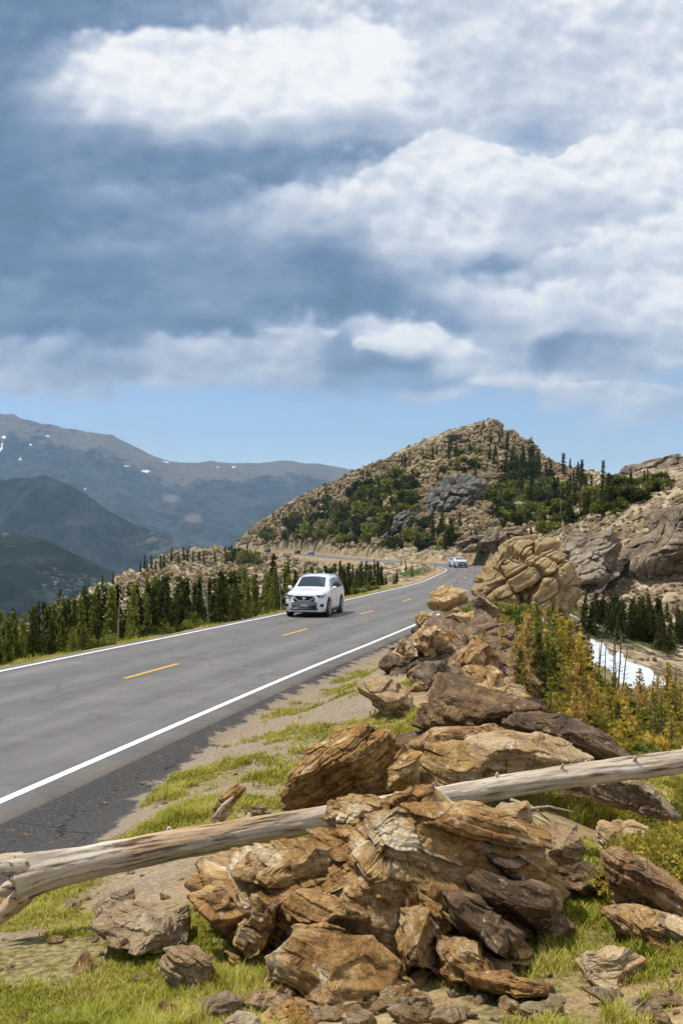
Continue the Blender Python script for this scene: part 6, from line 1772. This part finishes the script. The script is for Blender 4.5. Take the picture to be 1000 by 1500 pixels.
# relief of the billows, strongest in the bright heaps
ga = T.smooth(Lv, .50, .86, .45, 1.0)
dt = T.m('ADD', T.m('MULTIPLY', relief, .42), T.m('ADD', T.m('MULTIPLY', T.m('SUBTRACT', nC, .5), .20), T.m('MULTIPLY', T.m('SUBTRACT', nD, .5), .07)))
crest = T.m('MULTIPLY', T.smooth(T.m('ADD', Lv, T.m('MULTIPLY', relief, .12)), .855, .915), .035)
def blob(vec, px, py, rx, ry, amp=1.0):
    d = T.v('MULTIPLY_ADD', vec, (1000.0 / rx, 1000.0 / ry, 0), (-(px - 500.0) / rx, -(750.0 - py) / ry, 0))
    e = T.m('EXPONENT', T.m('MULTIPLY', T.v('DOT_PRODUCT', d, d), -1.0))
    return e if amp == 1.0 else T.m('MULTIPLY', e, amp)
bs = billow(cs, 24.0, 1.0)
qh = T.v('ADD', T.v('ADD', cp, T.v('MULTIPLY', wb, (.45, .45, 0))), T.v('MULTIPLY', wc, (.9, .9, 0)))
qhy = T.n('ShaderNodeSeparateXYZ', {0: qh}).outputs[1]
def heap(blobs, py_top, py_bot, lo, hi, thr=.55, soft=.24, namp=1.7, small=.45):
    # a heaped cloud: firm cauliflower top, base melting into the deck; gives extra brightness
    s = None
    for b in blobs:
        e = blob(qh, *b); s = e if s is None else T.m('ADD', s, e)
    g = T.m('ADD', s, T.m('MULTIPLY', T.m('ADD', T.m('MULTIPLY', T.m('SUBTRACT', .42, bl), 1.0 - small), T.m('MULTIPLY', T.m('SUBTRACT', .42, bs), small)), namp))
    a = T.smooth(g, thr, thr + soft)
    h = T.smooth(qhy, (750 - py_bot) / 1000, (750 - py_top) / 1000)
    return T.m('MULTIPLY', a, h), T.m('ADD', lo, T.m('MULTIPLY', h, hi - lo))
HEAPS = [
    heap([(190, 165, 60, 30, .9), (250, 150, 60, 34), (315, 150, 60, 32), (380, 158, 55, 30, .9), (440, 165, 45, 28, .9), (527, 98, 34, 38, 1.15), (515, 150, 48, 44), (575, 180, 50, 32, .8), (330, 190, 170, 34, .7), (330, 225, 190, 40, .45), (500, 205, 100, 36, .6)], 125, 270, .82, .97, .52, .42),
    heap([(650, 250, 55, 38), (605, 285, 60, 36), (700, 268, 55, 36), (560, 310, 60, 30, .9), (760, 295, 50, 32), (870, 255, 55, 34), (930, 245, 60, 34), (990, 265, 60, 44), (820, 285, 50, 36), (900, 290, 90, 40, .8), (660, 300, 90, 40, .8)], 250, 375, .80, .945),
    heap([(600, 375, 50, 30), (650, 365, 50, 34), (575, 350, 36, 26, .9), (700, 350, 50, 34, .8)], 340, 425, .78, .91, .6, .28),
    heap([(880, 375, 60, 30), (950, 365, 60, 34), (800, 395, 60, 22, .8), (1000, 350, 40, 50), (720, 430, 70, 16, .8), (790, 425, 70, 18, .8), (900, 440, 120, 22, .8)], 350, 470, .84, .95, .58, .35),
    heap([(556, 512, 26, 15), (595, 500, 28, 17), (630, 510, 30, 18), (655, 532, 34, 15), (685, 525, 28, 10, .9), (535, 515, 18, 8, .9), (625, 490, 14, 10, .9)], 505, 560, .82, .95, .50, .5, 1.3, .85),
    heap([(440, 494, 40, 7), (480, 496, 26, 8), (405, 496, 26, 5, .8)], 494, 508, .76, .86, .48, .6, 1.1, .8),
    heap([(690, 566, 40, 9, .9), (760, 570, 50, 9), (840, 574, 70, 9), (920, 578, 70, 9), (640, 586, 26, 7, .9)], 566, 596, .82, .90, .5, .45, .9, .8)]
for ha, hl in HEAPS:
    Ls = T.m('ADD', T.m('MULTIPLY', Ls, T.m('SUBTRACT', 1.0, ha)), T.m('MULTIPLY', hl, ha))
    Cov = T.m('MAXIMUM', Cov, ha)
ga = T.smooth(Ls, .50, .86, .45, 1.0)
Lf = T.m('ADD', T.m('ADD', T.m('SUBTRACT', Ls, .018), crest), T.m('MULTIPLY', dt, ga))
def srgb(r, g, b):
    return tuple(((c / 255 + .055) / 1.055) ** 2.4 if c > 10 else c / 3294 for c in (r, g, b))
ccol = T.ramp(Lf, [(.40, srgb(80, 106, 136)), (.51, srgb(105, 131, 163)), (.59, srgb(131, 152, 182)), (.67, srgb(158, 174, 199)), (.75, srgb(184, 196, 214)), (.83, srgb(206, 214, 228)), (.89, srgb(224, 229, 239)), (.95, srgb(243, 245, 249)), (1.0, srgb(255, 255, 255))])
cov = T.smooth(T.m('ADD', Cov, T.m('MULTIPLY', T.m('ADD', T.m('MULTIPLY', T.m('SUBTRACT', nC, .5), 1.0), T.m('MULTIPLY', T.m('SUBTRACT', nD, .5), .6)), T.m('SUBTRACT', 1.15, Cov))), .05, .95)
sky = T.n('ShaderNodeTexSky', sky_type='NISHITA')
sky.sun_disc = False
sky.sun_elevation = math.asin(SUN_DIR.z); sky.sun_rotation = math.atan2(SUN_DIR.x, SUN_DIR.y)
sky.altitude = 3300; sky.air_density = 1.0; sky.dust_density = .6; sky.ozone_density = 1.5
bg_sky = T.n('ShaderNodeBackground', {0: sky.outputs[0], 1: .15})
bg_cl = T.n('ShaderNodeBackground', {0: ccol, 1: 1.0})
mx = T.n('ShaderNodeMixShader', {0: cov, 1: bg_sky.outputs[0], 2: bg_cl.outputs[0]})
wo = T.n('ShaderNodeOutputWorld', {0: mx.outputs[0]})
w.cycles.sampling_method = 'MANUAL'; w.cycles.sample_map_resolution = 512

sun = bpy.data.lights.new('sun', 'SUN'); sun.energy = 4.8; sun.angle = rad(.6); sun.color = (1.0, .955, .88)
so = bpy.data.objects.new('sun', sun); COL.objects.link(so)
so.rotation_euler = SUN_DIR.to_track_quat('Z', 'Y').to_euler(); so.location = (-60, -10, 90)

cam = bpy.data.cameras.new('camera'); co = bpy.data.objects.new('camera', cam); COL.objects.link(co)
co.location = (0, 0, 0); co.rotation_euler = (rad(90), 0, 0)
cam.sensor_fit = 'HORIZONTAL'; cam.sensor_width = 24.0; cam.lens = 24.0 * F / 1000.0
cam.clip_start = .1; cam.clip_end = 40000
scene.camera = co
scene.render.engine = 'CYCLES'
scene.view_settings.view_transform = 'Standard'; scene.view_settings.look = 'None'
scene.view_settings.exposure = 0; scene.view_settings.gamma = 1
scene.render.resolution_x = 682; scene.render.resolution_y = 1024
cy = scene.cycles
cy.max_bounces = 5; cy.diffuse_bounces = 2; cy.glossy_bounces = 2; cy.transmission_bounces = 4; cy.volume_bounces = 0; cy.transparent_max_bounces = 8
cy.use_denoising = True; cy.denoiser = 'OPENIMAGEDENOISE'
cy.use_adaptive_sampling = True; cy.adaptive_threshold = .03; cy.adaptive_min_samples = 12
